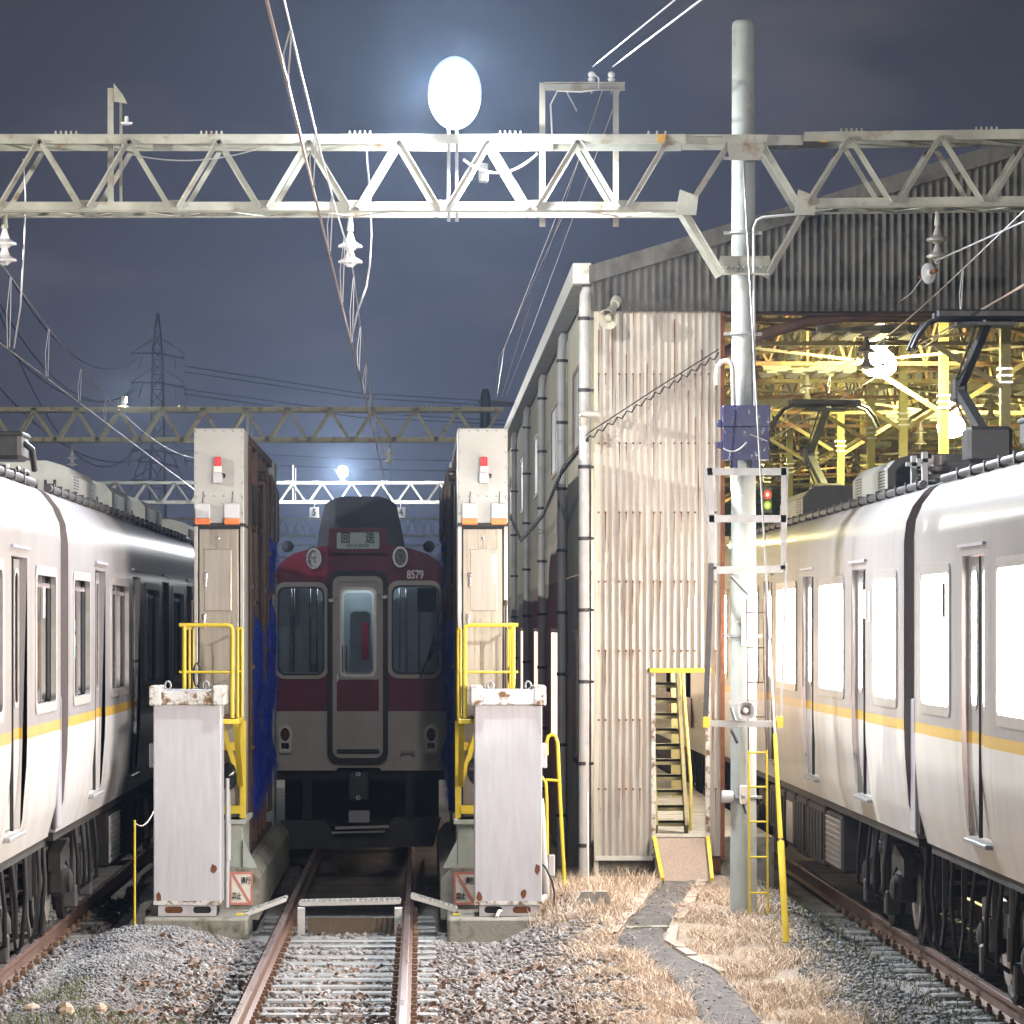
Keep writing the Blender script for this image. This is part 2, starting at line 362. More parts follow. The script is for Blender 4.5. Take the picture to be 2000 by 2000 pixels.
# corrugated front wall: cream paint, grime down the valleys, rust runs
m_, n_, l_, b_ = nodes_of('wall_cream')
t_ = n_.new('ShaderNodeTexCoord')
def nz(stretch, scale, lo, hi, detail=5):
    mp = n_.new('ShaderNodeMapping'); mp.inputs['Scale'].default_value = stretch; l_.new(t_.outputs['Object'], mp.inputs[0])
    q = n_.new('ShaderNodeTexNoise'); q.inputs['Scale'].default_value = scale; q.inputs['Detail'].default_value = detail; q.inputs['Roughness'].default_value = .65
    l_.new(mp.outputs[0], q.inputs['Vector']); r = n_.new('ShaderNodeMapRange'); r.inputs['From Min'].default_value = lo; r.inputs['From Max'].default_value = hi
    l_.new(q.outputs['Fac'], r.inputs['Value']); return r.outputs[0]
def mixc(a, bcol, f):
    q = n_.new('ShaderNodeMix'); q.data_type = 'RGBA'
    l_.new(f, q.inputs['Factor']); q.inputs['B'].default_value = (*bcol, 1)
    if isinstance(a, tuple): q.inputs['A'].default_value = (*a, 1)
    else: l_.new(a, q.inputs['A'])
    return q.outputs['Result']
c_ = mixc((.56,.535,.49), (.43,.40,.36), nz((3,3,.5), 3, .35, .7))
c_ = mixc(c_, (.58,.44,.30), nz((16,16,.30), 2.2, .52, .74))
c_ = mixc(c_, (.17,.07,.03), nz((30,30,.42), 2.0, .60, .66))
c_ = mixc(c_, (.10,.06,.04), nz((40,40,.7), 2.4, .63, .66))
l_.new(c_, b_.inputs['Base Color']); b_.inputs['Roughness'].default_value = .55
# ground
m_, n_, l_, b_ = nodes_of('ground_soil')
t_ = n_.new('ShaderNodeTexCoord')
c_ = mixc((.17,.155,.145), (.30,.27,.25), nz((1,1,1), 2.2, .35, .65))
sx_ = n_.new('ShaderNodeSeparateXYZ'); l_.new(t_.outputs['Object'], sx_.inputs[0])
rx_ = n_.new('ShaderNodeMapRange'); rx_.inputs['From Min'].default_value = .8; rx_.inputs['From Max'].default_value = 1.5; l_.new(sx_.outputs['X'], rx_.inputs['Value'])
ry_ = n_.new('ShaderNodeMapRange'); ry_.inputs['From Min'].default_value = 3.2; ry_.inputs['From Max'].default_value = 2.7; l_.new(sx_.outputs['X'], ry_.inputs['Value'])
mu_ = n_.new('ShaderNodeMath'); mu_.operation = 'MULTIPLY'; l_.new(rx_.outputs[0], mu_.inputs[0]); l_.new(ry_.outputs[0], mu_.inputs[1])
c_ = mixc(c_, (.34,.27,.20), mu_.outputs[0])
c_ = mixc(c_, (.07,.065,.062), nz((1,1,1), 30, .50, .68))
c_ = mixc(c_, (.42,.39,.37), nz((1,1,1), 60, .58, .70))
l_.new(c_, b_.inputs['Base Color']); b_.inputs['Roughness'].default_value = .9
nb_ = n_.new('ShaderNodeTexNoise'); nb_.inputs['Scale'].default_value = 40; nb_.inputs['Detail'].default_value = 6; l_.new(t_.outputs['Object'], nb_.inputs['Vector'])
bp_ = n_.new('ShaderNodeBump'); bp_.inputs['Strength'].default_value = .9; bp_.inputs['Distance'].default_value = .03
l_.new(nb_.outputs['Fac'], bp_.inputs['Height']); l_.new(bp_.outputs[0], b_.inputs['Normal'])

m_, n_, l_, b_ = nodes_of('flood_glow')  # lens emission fades to a bluish rim, painting the lamp's glow into it
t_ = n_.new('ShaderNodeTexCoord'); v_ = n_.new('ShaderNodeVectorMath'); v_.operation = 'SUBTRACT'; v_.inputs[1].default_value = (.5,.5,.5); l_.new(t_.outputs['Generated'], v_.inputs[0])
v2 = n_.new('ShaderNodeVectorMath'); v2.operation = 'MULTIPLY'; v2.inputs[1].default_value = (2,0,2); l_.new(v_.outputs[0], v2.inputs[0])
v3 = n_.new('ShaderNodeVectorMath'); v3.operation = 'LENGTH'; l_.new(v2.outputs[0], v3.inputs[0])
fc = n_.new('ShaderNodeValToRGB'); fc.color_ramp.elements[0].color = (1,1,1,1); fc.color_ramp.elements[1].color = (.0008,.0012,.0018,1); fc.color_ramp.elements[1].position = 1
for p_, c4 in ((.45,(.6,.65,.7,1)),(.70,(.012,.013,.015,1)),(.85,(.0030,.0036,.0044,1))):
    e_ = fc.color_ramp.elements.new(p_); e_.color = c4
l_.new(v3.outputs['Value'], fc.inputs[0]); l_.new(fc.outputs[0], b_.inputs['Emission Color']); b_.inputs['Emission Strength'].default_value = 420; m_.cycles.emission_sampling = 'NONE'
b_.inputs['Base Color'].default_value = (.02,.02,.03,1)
# ------------------------------------------------------------------ ground
XC, XL, XR = -.665, -3.70, 4.60                    # centre lines of the three tracks
def gh(x, y):
    n0 = noise.noise((x*1.3, y*.9, 0))*.025+noise.noise((x*5, y*5, 3))*.010
    z = -.215+n0
    z += .33*sstep(29, 38.5, y)*sstep(.55, 1.4, x)*(1-sstep(3.15, 3.9, x))*(1-sstep(42, 44, y))
    z += (.24+.05*noise.noise((x*2.5, y*1.2, 5)))*math.exp(-((x+2.25)/.60)**2)*sstep(27.5, 33, y)*(1-sstep(35.2, 36.6, y))
    z += .10*math.exp(-((x+2.55)/.5)**2)*math.exp(-((y-28.3)/1.6)**2)
    z -= .16*sstep(37.6, 38.4, y)*(1-sstep(49, 50, y))*(1-sstep(.30, .36, abs(x-XC)/2))   # wash pit between the plinths
    return z
def ground_at(u, v):
    lo, hi = 24.0, 44.0
    for _ in range(40):
        m = (lo+hi)/2; X, Y, Z = at(u, v, m)
        if Z > gh(X, m): lo = m
        else: hi = m
    X, Y, Z = at(u, v, (lo+hi)/2); return X, Y
xs = np.concatenate([[-900,-300,-100,-40,-20,-12,-8,-6], np.arange(-5, 6.01, .08), [6.5,8,12,20,40,100,300,900]])
ys = np.concatenate([[-120,-40,0,12,18,21], np.arange(23, 44.01, .11), [45,46,48,50,54,60,75,100,150,250,500,1000,2500]])
gv = [(float(x), float(y), gh(float(x), float(y)) if (-9 < x < 9 and 20 < y < 60) else -.215) for y in ys for x in xs]
nx = len(xs)
gf = [(j*nx+i, j*nx+i+1, (j+1)*nx+i+1, (j+1)*nx+i) for j in range(len(ys)-1) for i in range(nx-1)]
gm = MB(); gm.v = gv; gm.f = gf
gm.build('ground', 'ground_soil', None, 60, kind='structure')

# asphalt path, laid as a strip over the ground
PL = [(1300,1721),(1256,1770),(1211,1823),(1199,1838),(1232,1858),(1266,1879),(1304,1910),(1350,1951),(1366,2000),(1372,2060)]
PR = [(1362,1724),(1333,1770),(1304,1817),(1293,1839),(1312,1857),(1340,1874),(1397,1898),(1428,1923),(1460,1957),(1492,2000),(1530,2060)]
def resample(p, n):
    p = [Vector((*ground_at(*q), 0)) for q in p]; d = [0]
    for a, b in zip(p, p[1:]): d.append(d[-1]+(b-a).length)
    out = []
    for i in range(n):
        t = d[-1]*i/(n-1); k = max(j for j in range(len(d)-1) if d[j] <= t+1e-9)
        out.append(p[k].lerp(p[k+1], (t-d[k])/(d[k+1]-d[k])))
    return out
pl, pr = resample(PL, 40), resample(PR, 40)
mb = MB(); K = 10
for a, b in zip(pl, pr):
    for k in range(K+1):
        t = k/K; q = a.lerp(b, t)
        if k in (0, K): q = q+Vector((noise.noise((q.x*3, q.y*3, 7))*.035, 0, 0))
        mb.v.append((q.x, q.y, gh(q.x, q.y)+(.030 if 0 < k < K else -.005)))
mb.f = [(j*(K+1)+i, j*(K+1)+i+1, (j+1)*(K+1)+i+1, (j+1)*(K+1)+i) for j in range(39) for i in range(K)]
path = mb.build('path', 'asphalt', None, 60, kind='structure')
PATH = [(p.x, p.y) for p in pl]+[(p.x, p.y) for p in pr[::-1]]
def in_path(x, y, poly=PATH):
    c = False; n = len(poly); j = n-1
    for i in range(n):
        (xi, yi), (xj, yj) = poly[i], poly[j]
        if (yi > y) != (yj > y) and x < (xj-xi)*(y-yi)/(yj-yi)+xi: c = not c
        j = i
    return c
def kerb_run(pts, wd, sgn, mat='kerb', gap=.012, step=.42):
    for a, b in zip(pts, pts[1:]):
        d = (b-a); nseg = max(1, round(d.length/step)); t = d.normalized(); nrm = Vector((t.y, -t.x, 0))*sgn
        for i in range(nseg):
            p = a+d*(i/nseg)+t*gap; q = a+d*((i+1)/nseg)-t*gap
            c = [p, q, q+nrm*wd, p+nrm*wd]; m = MB()
            top = [(k.x, k.y, gh(k.x, k.y)+.034+random.uniform(-.008,.012)) for k in c]; bot = [(k.x, k.y, gh(k.x, k.y)-.06) for k in c]
            m.add(bot+top, [(0,1,2,3),(4,7,6,5),(0,4,5,1),(1,5,6,2),(2,6,7,3),(3,7,4,0)]); m.build('kerb_stone', mat, path)
kerb_run(pl[:17:4], .10, 1); kerb_run(pr[:15:4], .10, -1); kerb_run(pr[14:26:3], .09, -1)
a_, b_k = pl[15], pr[14]
kerb_run([a_.lerp(b_k, .02), a_.lerp(b_k, .98)], .16, 1, 'concrete', step=.3)

# scattered stones, leaves and grass (nobody could count them)
OCT = np.array([(1,0,0),(-1,0,0),(0,1,0),(0,-1,0),(0,0,1),(0,0,-1)], float)
OCF = np.array([(0,2,4),(2,1,4),(1,3,4),(3,0,4),(2,0,5),(1,2,5),(3,1,5),(0,3,5)])
def bulk(name, V, Fc, mat):
    me = bpy.data.meshes.new(name); n = len(V); k = Fc.shape[1]
    me.vertices.add(n); me.vertices.foreach_set('co', V.astype(np.float32).ravel())
    me.loops.add(Fc.size); me.loops.foreach_set('vertex_index', Fc.astype(np.int32).ravel())
    me.polygons.add(len(Fc)); me.polygons.foreach_set('loop_start', np.arange(0, Fc.size, k, dtype=np.int32))
    me.update(calc_edges=True); me.materials.append(M(mat)); return me
def stones(name, label, cat, pts, smin, smax, mat, flat=.7):
    n = len(pts); P = np.array(pts)
    s = smin+(smax-smin)*RNG.random(n)**2.2
    V = OCT[None]*(.55+.75*RNG.random((n,6,1)))
    V = V*s[:,None,None]*np.stack([.55+.5*RNG.random(n), .6+.8*RNG.random(n), flat*(.6+.7*RNG.random(n))], 1)[:,None,:]
    a = RNG.random(n)*6.28; b = RNG.normal(0,.5,n); ca, sa, cb, sb = np.cos(a), np.sin(a), np.cos(b), np.sin(b)
    x, y, z = V[...,0], V[...,1], V[...,2]
    x, z = x*cb[:,None]-z*sb[:,None], x*sb[:,None]+z*cb[:,None]
    x, y = x*ca[:,None]-y*sa[:,None], x*sa[:,None]+y*ca[:,None]
    V = np.stack([x,y,z],-1)+P[:,None,:]; V[...,2] += (s*.25)[:,None]
    Fc = (OCF[None]+(np.arange(n)*6)[:,None,None]).reshape(-1,3)
    link(name, bulk(name, V.reshape(-1,3), Fc, mat), None, kind='stuff', label=label, category=cat)
def sample(n, x0, x1, y0, y1, keep=lambda x, y: True):
    out = []
    while len(out) < n:
        y = 1/random.uniform(1/y1, 1/y0) if random.random() < .5 else random.uniform(y0, y1); x = random.uniform(x0, x1)
        if keep(x, y): out.append((x, y, gh(x, y)))
    return out
def frustum(x, y): return -.105*y-.3 < x < .15*y+.3
onslab = lambda x, y: y > 36.2 and (x < -1.3 or 0 < x < 1.25)
stones('ballast', 'grey crushed stone ballast around the rusty middle track', 'ballast',
       sample(13000, -1.85, .62, 25.5, 38.2, lambda x, y: not onslab(x, y) and frustum(x, y)), .014, .046, 'pebble')
stones('gravel_heap', 'fine grey gravel heap between the left track and the middle track', 'gravel',
       sample(21000, -3.05, -1.45, 26.5, 36.4, lambda x, y: frustum(x, y) and ((y > 30.2+noise.noise((x*2, y, 1))*1.5 or random.random() < .3) and random.random() < 1.15-sstep(-1.95, -1.5, x+noise.noise((x*3, y*2, 6))*.3))), .008, .026, 'gravel_fine')
stones('loose_gravel', 'loose stones beside the rails of the right track', 'gravel',
       sample(9000, 2.95, 4.25, 25, 40, lambda x, y: frustum(x, y) and noise.noise((x*1.5, y*.8, 9)) > -.25), .010, .034, 'gravel_fine')
stones('track_stones', 'dark ballast stones along the left track under the carriages', 'ballast',
       sample(4500, -4.2, -2.85, 26, 42, frustum), .016, .05, 'pebble')
stones('verge_stones', 'pale stones and rubble between the middle track and the path', 'gravel',
       sample(9000, .45, 1.95, 25.5, 38, lambda x, y: not in_path(x, y) and not onslab(x, y) and random.random() < 1-sstep(.9, 1.9, x+noise.noise((x*2, y, 4))*.5)), .010, .045, 'pebble')
stones('path_grit', 'small stones and grit scattered over the asphalt path', 'gravel', [(x, y, z+.03) for x, y, z in sample(700, 1.2, 2.9, 26.5, 39, in_path)], .005, .018, 'gravel_fine')
def blades(name, label, cat, pts, hmin, hmax, wd, mat, lean=.5):
    n = len(pts); P = np.array(pts); h = hmin+(hmax-hmin)*RNG.random(n)**1.6; a = RNG.random(n)*6.28; ln = RNG.normal(0, lean, (n,2))*h[:,None]
    d = np.stack([np.cos(a), np.sin(a)],1)*wd*(.6+.8*RNG.random(n))[:,None]
    V = np.zeros((n,5,3)); V[:,0,:2] = P[:,:2]-d; V[:,1,:2] = P[:,:2]+d; V[:,0,2] = V[:,1,2] = P[:,2]-.01
    mid = P[:,:2]+ln*.35; V[:,2,:2] = mid+d*.7; V[:,3,:2] = mid-d*.7; V[:,2,2] = V[:,3,2] = P[:,2]+h*.55
    V[:,4,:2] = P[:,:2]+ln; V[:,4,2] = P[:,2]+h*(.95-.25*RNG.random(n))
    base = (np.arange(n)*5)[:,None]
    T = np.concatenate([base+np.array([[0,1,2]]), base+np.array([[0,2,3]]), base+np.array([[3,2,4]])],0)
    link(name, bulk(name, V.reshape(-1,3), T, mat), None, kind='stuff', label=label, category=cat)
def tuft(x, y): return noise.noise((x*2.6, y*1.5, 21))
blades('dry_grass', 'dry straw coloured grass on the bank around the concrete mast', 'grass',
       sample(42000, .95, 3.35, 26, 39.6, lambda x, y: (not in_path(x, y) or random.random() < .05) and not (y > 38.6 and 2.2 < x < 2.9) and random.random() < (.12+1.5*(tuft(x, y)+.18))*sstep(.9, 1.7, x+tuft(y, x)*.3)*(1-sstep(2.75, 3.3, x+tuft(x*2, y)*.25))),
       .02, .115, .0034, 'straw', 1.1)
blades('weeds', 'dry weeds growing at the foot of the shed wall', 'weeds',
       sample(2000, .95, 2.25, 35.5, 40.3, lambda x, y: not in_path(x, y) and tuft(x, y*2) > -.05), .04, .20, .004, 'straw', .5)
blades('dark_weeds', 'sparse dark weeds beside the right track', 'weeds', sample(4200, 2.9, 4.0, 26, 40, frustum), .02, .10, .0035, 'green_blade', .6)
blades('moss_grass', 'short green grass at the front of the gravel heap', 'grass',
       sample(9000, -3.3, -1.5, 25.8, 31.5, lambda x, y: noise.noise((x*1.7, y*.8, 31))-.16*(y-29.2) > .05), .012, .06, .004, 'green_blade', .8)
def leaves(pts):
    n = len(pts); P = np.array(pts); a = RNG.random(n)*6.28; s = .016+.026*RNG.random(n)
    loc = np.array([(-1,-.45,.3),(0,-.6,-.1),(1,-.3,.35),(.9,.5,.1),(0,.55,-.15),(-1,.4,.5)])
    V = loc[None]*s[:,None,None]*(.7+.6*RNG.random((n,6,3))); b = RNG.normal(0,.6,n)
    x, y, z = V[...,0], V[...,1], V[...,2]; y, z = y*np.cos(b)[:,None]-z*np.sin(b)[:,None], y*np.sin(b)[:,None]+z*np.cos(b)[:,None]
    x, y = x*np.cos(a)[:,None]-y*np.sin(a)[:,None], x*np.sin(a)[:,None]+y*np.cos(a)[:,None]
    V = np.stack([x*.8,y,z],-1)+P[:,None,:]; V[...,2] += .03
    base = (np.arange(n)*6)[:,None]
    T = np.concatenate([base+np.array([[0,1,4]]), base+np.array([[0,4,5]]), base+np.array([[1,2,3]]), base+np.array([[1,3,4]])],0)
    link('dead_leaves', bulk('dead_leaves', V.reshape(-1,3), T, 'leaf_dead'), None, kind='stuff', label='brown curled dead leaves among the ballast stones', category='leaves')
leaves(sample(3400, -2.2, 1.6, 25.5, 34.5, lambda x, y: frustum(x, y) and random.random() < (.75-.08*(y-25.5))*(.15+max(0, .9*noise.noise((x*1.6, y*.9, 41))+.35))))
def boulder(u, v, r, label, mat='boulder', fz=.8):
    x, y = ground_at(u, v); z = gh(x, y); m = MB(); rnd = random.Random(u*7+v)
    prof = 5; vs = []; nn = 9
    for i in range(prof):
        t = i/(prof-1); ring = math.sin(math.pi*(.12+.80*t))
        for j in range(nn):
            a = 6.283*j/nn; k = rnd.uniform(.78, 1.2)
            vs.append((x+r*.85*ring*k*math.cos(a), y+r*ring*k*math.sin(a), z-r*.2+r*fz*1.5*t*rnd.uniform(.9,1.1)))
    fs = [(i*nn+j, i*nn+(j+1)%nn, (i+1)*nn+(j+1)%nn, (i+1)*nn+j) for i in range(prof-1) for j in range(nn)]+[tuple(range((prof-1)*nn, prof*nn))]
    m.add(vs, fs); m.build('boulder', mat, None, label=label, category='stone', group='stones lying about the yard')
boulder(128,1982,.085,'pointed tan stone in the green grass, middle of the three')
boulder(195,1978,.065,'blocky tan stone in the green grass, rightmost of the three')
boulder(62,1972,.075,'flat brown stone in the green grass, leftmost of the three', fz=.5)
boulder(977,1826,.055,'pale angular stone in front of the right white cabinet', 'kerb', 1.1)
boulder(345,1808,.05,'white jagged stone against the base of the left white cabinet', 'kerb', 1.1)
boulder(318,1812,.045,'squarish mossy stone at the left corner of the left cabinet base','concrete', .8)
boulder(440,1815,.06,'mossy broken concrete lump right of the left cabinet base','concrete', .6)
boulder(1043,1868,.05,'flat pinkish brick lump on the verge left of the path','boulder', .4)
boulder(960,1836,.05,'dark lumpy stone next to the pale stone by the right cabinet','concrete', .7)
boulder(410,1850,.045,'brown stone on top of the ballast left of the middle track','boulder', .6)

# ------------------------------------------------------------------ tracks
RAILP = [(-.052,-.15),(.052,-.15),(.052,-.138),(.009,-.124),(.008,-.045),(.027,-.034),(.027,-.008),(-.027,-.008),(-.027,-.034),(-.008,-.045),(-.009,-.124),(-.052,-.138)]
sl = MB(); sl.box(-.80,.80,-.10,.10,-.30,-.183,.015); slm = bpy.data.meshes.new('sleeper'); slm.from_pydata(sl.v, [], sl.f); slm.materials.append(M('sleeper_concrete'))
cp = MB(); cp.box(-.022,.022,-.035,.035,-.15,-.105,.006); cp.box(-.012,.012,-.014,.014,-.11,-.085); clm = bpy.data.meshes.new('rail_clip'); clm.from_pydata(cp.v, [], cp.f); clm.materials.append(M('clip_rust'))
def track(xc, y0, y1, s0, s1, skip=lambda y: False):
    t = setting('railway_track', (xc, (y0+y1)/2, -.15))
    for sd in (-1, 1):
        x = xc+sd*.545; m = MB(); m.ext(RAILP, (x, y0, 0), (x, y1, 0)); r = m.build('rail', 'rail_rust', t, 40)
        h = MB(); h.box(x-.024, x+.024, y0, y1, -.008, .0, .004); h.build('rail_head', 'rail_head', r)
    y = s0
    while y < s1:
        if not skip(y):
            link('sleeper', slm, t, (xc+random.uniform(-.02,.02), y, random.uniform(-.012,.012)), (0, 0, random.uniform(-.012,.012)))
            for sd in (-1, 1):
                for k in (-1, 1): link('rail_clip', clm, t, (xc+sd*.545+k*.072, y, 0))
        y += .58
    return t
track(XC, 18, 75, 25.2, 39.5)
track(XL, 8, 90, 26.4, 41)
track(XR, 8, 90, 26.2, 40)
# ------------------------------------------------------------------ flood lamps
def area(name, loc, target, power, size, col, parent, spread=180):
    ld = bpy.data.lights.new(name, 'AREA'); ld.energy = power; ld.color = col; ld.shape = 'RECTANGLE'; ld.size, ld.size_y = size; ld.spread = math.radians(spread)
    o = bpy.data.objects.new(name, ld); COL.objects.link(o); o.location = loc
    o.rotation_euler = (Vector(target)-Vector(loc)).to_track_quat('-Z', 'Y').to_euler()
    o.parent = parent; o.matrix_parent_inverse = Matrix.Translation(-Vector(parent.location)); return o
def point(name, loc, power, col, parent, r=.1):
    ld = bpy.data.lights.new(name, 'POINT'); ld.energy = power; ld.color = col; ld.shadow_soft_size = r
    o = bpy.data.objects.new(name, ld); COL.objects.link(o); o.location = loc; o.parent = parent
    o.matrix_parent_inverse = Matrix.Translation(-Vector(parent.location)); return o
def floodlight(label, c, wx, wz, target, power, col, zfoot, lens='flood_white', spread=180, front=0):
    x, y, z = c; t = thing('floodlight', label, 'lamp', (x, y, zfoot))
    m = MB(); m.lathe([(.30,0),(.46,.04),(.5,.10),(.5,.02),(.44,0)], (x, y+.02, z), 'y', 20, 1); h = MB()
    h.plate(ell(x, z, wx*.44, wz*.44, 20), [], y+.03, y+.16); h.build('housing', 'galvanised', t, 40)
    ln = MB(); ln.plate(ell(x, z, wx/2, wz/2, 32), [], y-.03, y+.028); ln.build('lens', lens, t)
    p = MB()
    for k in (-1, 1): p.angle((x+k*.035, y+.22, zfoot), (x+k*.035, y+.22, z+wz*.3), .03, .03, .006)
    p.box(x-.06, x+.06, y+.15, y+.24, z-.06, z+.06); p.build('bracket', 'galvanised', t)
    d = (Vector(target)-Vector(c)).normalized()
    area('lamp_light', Vector((x, y-.06, z))+d*.02, target, power, (wx*.8, wz*.8), col, t, spread)
    if front: area('lamp_light', (x, y-.05, z), (x, y-9, z), front, (wx*.7, wz*.7), col, t)
    return t
floodlight('blazing white floodlight above the nearest overhead gantry', (.29, 35.56, 7.13), .46, .63, (-.2, 33.2, 0), 1250, (.88,.94,1.0), 6.05, 'flood_glow', 180, 1700)
floodlight('distant starry floodlight on the bright gantry behind the maroon train', (-2.25, 119.3, 7.0), .30, .34, (-2, 117.5, 0), 1200, (.95,.97,1.0), 6.7, 'far_lamp', 180, 3000)
# the yard lamp on the mast behind the viewer, beyond the right track
LX, LY, LZ = 11.0, -7.0, 9.0
t = thing('yard_lamp_mast', 'tall yard lamp mast behind the viewer beyond the right track', 'lamp', (LX, LY, -.2))
m = MB(); m.tube([(LX+.2,LY-.3,-.2),(LX+.2,LY-.3,LZ)], .11, 14); m.build('mast', 'concrete_pole', t, 40)
m = MB(); m.box(LX-.25,LX+.25,LY-.2,LY,LZ-.15,LZ+.15,.02); m.build('housing', 'galvanised', t)
m = MB(); m.box(LX-.23,LX+.23,LY+.002,LY+.012,LZ-.13,LZ+.13); m.build('lens', 'flood_white', t)
area('lamp_light', (LX,LY+.05,LZ), (-1, 38, 2), 6500, (.5,.3), (1.0,.90,.83), t)

ft = [o for o in bpy.data.objects if o.name == 'floodlight.001'][0]; point('lamp_light', (-2.25, 119.0, 6.9), 2600, (.95,.97,1.0), ft, .15)
# a second head of the same lamp looks right, and another yard lamp stands off to the left
t = thing('floodlight', 'second head of the floodlight above the nearest gantry, turned right, with an added light for the bay', 'lamp', (.50, 35.62, 6.8))
m = MB(); m.box(.50,.58,35.80,35.92,6.40,6.56,.01); m.build('housing', 'galvanised', t); area('lamp_light', (.60,35.86,6.48), (4.6, 33.2, 1.0), 300, (.12,.14), (.90,.95,1.0), t); area('lamp_light', (.52,35.95,6.46), (-.7, 47.4, 2.6), 180, (.12,.14), (1.0,.97,.93), t)  # last lamp_light is added, turned back to brighten the train front
t = thing('yard_lamp_mast', 'tall yard lamp mast far left of the left train', 'lamp', (-20, 27, -.2))
m = MB(); m.tube([(-20.3,27,-.2),(-20.3,27,9.4)], .11, 14); m.build('mast', 'concrete_pole', t, 40); m = MB(); m.box(-20.2,-20,26.8,27.2,9,9.4,.02); m.build('housing', 'galvanised', t)
m = MB(); m.box(-19.998,-19.99,26.82,27.18,9.02,9.38); m.build('lens', 'far_lamp', t); area('lamp_light', (-19.95,27,9.2), (1.7, 50, 5), 8000, (.35,.35), (1.0,.98,.88), t)

# ------------------------------------------------------------------ overhead gantries
def nubs(m, x0, x1, y, z, n=5):
    for i in range(n):
        x = lerp(x0, x1, (i+.5)/n); m.lathe([(.010,0),(.010,.018),(.006,.03)], (x, y, z), 'z', 6)
def gantry(label, Y, x0, x1, zb, zt, pitch, off, mat, yslope=0, dep=.55, w_=.085, zslope=0, simple=False, diag2=False):
    t = thing('overhead_gantry', label, 'gantry', ((x0+x1)/2, Y, zb), 'lattice gantries that carry the overhead wires')
    ya = lambda x: Y+yslope*(x-x0); dz = lambda x: zslope*(x-x0)
    for k, fy in ((0, -dep/2), (1, dep/2)):
        for z, sb in ((zb, 1), (zt, -1)):
            m = MB(); m.angle((x0, ya(x0)+fy, z+dz(x0)), (x1, ya(x1)+fy, z+dz(x1)), .075*(1 if k else -1), w_, .012, (0,0,1), 1, sb)
            if not simple and k == 0:
                x = x0+.3
                while x < x1:
                    if sb < 0: nubs(m, x, x+.22, ya(x)+fy+.02, z+dz(x), random.choice((3,5,5)))
                    x += random.uniform(.7, 1.3)
            m.build('chord', mat, t)
    n = int((x1-x0)/(pitch/2))+3; nodes = []
    i0 = math.floor((x0-off)/(pitch/2))
    for i in range(i0, i0+n):
        nodes.append((off+i*pitch/2, i % 2))
    for k, fy in ((0, -dep/2), (1, dep/2)):
        if simple and k: continue
        for (xa, ta), (xb, tb) in zip(nodes, nodes[1:]):
            if xa < x0-.01 or xb > x1+.01: continue
            m = MB(); y_ = fy+(-.016 if k == 0 else .016)
            za, zb_ = (zt-.045 if ta else zb+.045), (zt-.045 if tb else zb+.045)
            m.angle((xa+.02, ya(xa)+y_, za+dz(xa)), (xb-.02, ya(xb)+y_, zb_+dz(xb)), .043, .036, .007, (0,1,0), -1, 1 if k else -1)
            m.build('diagonal', mat, t)
            if diag2:
                m = MB(); m.bar((xa, ya(xa)+y_+.03, zt-.045 if not ta else zb+.045), (xb, ya(xb)+y_+.03, zt-.045 if not tb else zb+.045), .03, .02, (0,1,0)); m.build('diagonal', mat, t)
    if not simple:
        for (xa, ta), (xb, tb) in zip(nodes, nodes[1:]):
            if xa < x0 or xb > x1: continue
            for z in (zb+.012, zt-.012):
                m = MB(); s = 1 if ta else -1
                m.bar((xa, ya(xa)-s*dep/2*.95, z+dz(xa)), (xb, ya(xb)+s*dep/2*.95, z+dz(xb)), .028, .008); m.build('brace', mat, t)
        for xa, ta in nodes:
            if x0+.1 < xa < x1-.1:
                m = MB(); z = (zt if ta else zb)+dz(xa); s = -1 if ta else 1
                m.plate([(xa-.06, z+s*.015), (xa+.06, z+s*.015), (xa+.045, z+s*.10), (xa-.045, z+s*.10)], [], ya(xa)-dep/2-.012, ya(xa)-dep/2-.004); m.build('gusset', mat, t)
    return t
GY, MX = 36.0, 2.80
zb1, zt1 = 6.13, 6.80
g1 = gantry('big lit lattice gantry spanning the tracks left of the concrete mast', GY, -4.6, 2.28, zb1, zt1, .773, -2.90-.773*2, 'gantry_paint')
g2 = gantry('lit lattice gantry running right from the concrete mast past the shed gable', GY, 3.30, 6.2, zb1+.03, zt1+.02, .773, 3.30, 'gantry_paint', yslope=-.10)
# head of the mast: cap plates, knee braces and collar carry both beams
for sd, xe, gt, lab in ((-1, 2.28, g1, 0), (1, 3.30, g2, 1)):
    for fy in (-.2, .2):
        m = MB(); m.angle((xe, GY+fy, zt1), (MX+sd*.08, GY+fy, zt1), .05, .085, .01, (0,0,1), 1, -1); m.build('chord', 'gantry_paint', gt)
        m = MB(); m.angle((xe, GY+fy, zb1+.05), (MX+sd*.18, GY+fy, 5.62), .055, .045, .01, (0,1,0), sd, -1); m.build('knee_brace', 'gantry_paint', gt)
        m = MB(); m.angle((xe+sd*-.02, GY+fy, zb1+.08), (MX+sd*.16, GY+fy, zt1-.06), .05, .04, .008, (0,1,0), sd, -1); m.build('diagonal', 'gantry_paint', gt)
    m = MB(); m.plate([(xe-.09, zb1-.03), (xe+.09, zb1-.03), (xe+.11, zb1+.13), (xe-.05, zb1+.19)], [], GY-.30, GY-.285); m.build('gusset', 'gantry_paint', gt)
    m = MB(); x_ = at(1292 if sd < 0 else 1610, 0, GY-.29)[0]; m.box(x_-.035, x_+.035, GY-.296 if sd < 0 else GY-.302, GY-.285, zt1-.075, zt1-.005); m.build('paint_mark', 'orange_mark', gt)
gantry('second lattice gantry crossing behind the two washing towers', 80.5, -9.5, 1.6, 6.13, 6.80, .82, -7.9, 'gantry_green', simple=False)
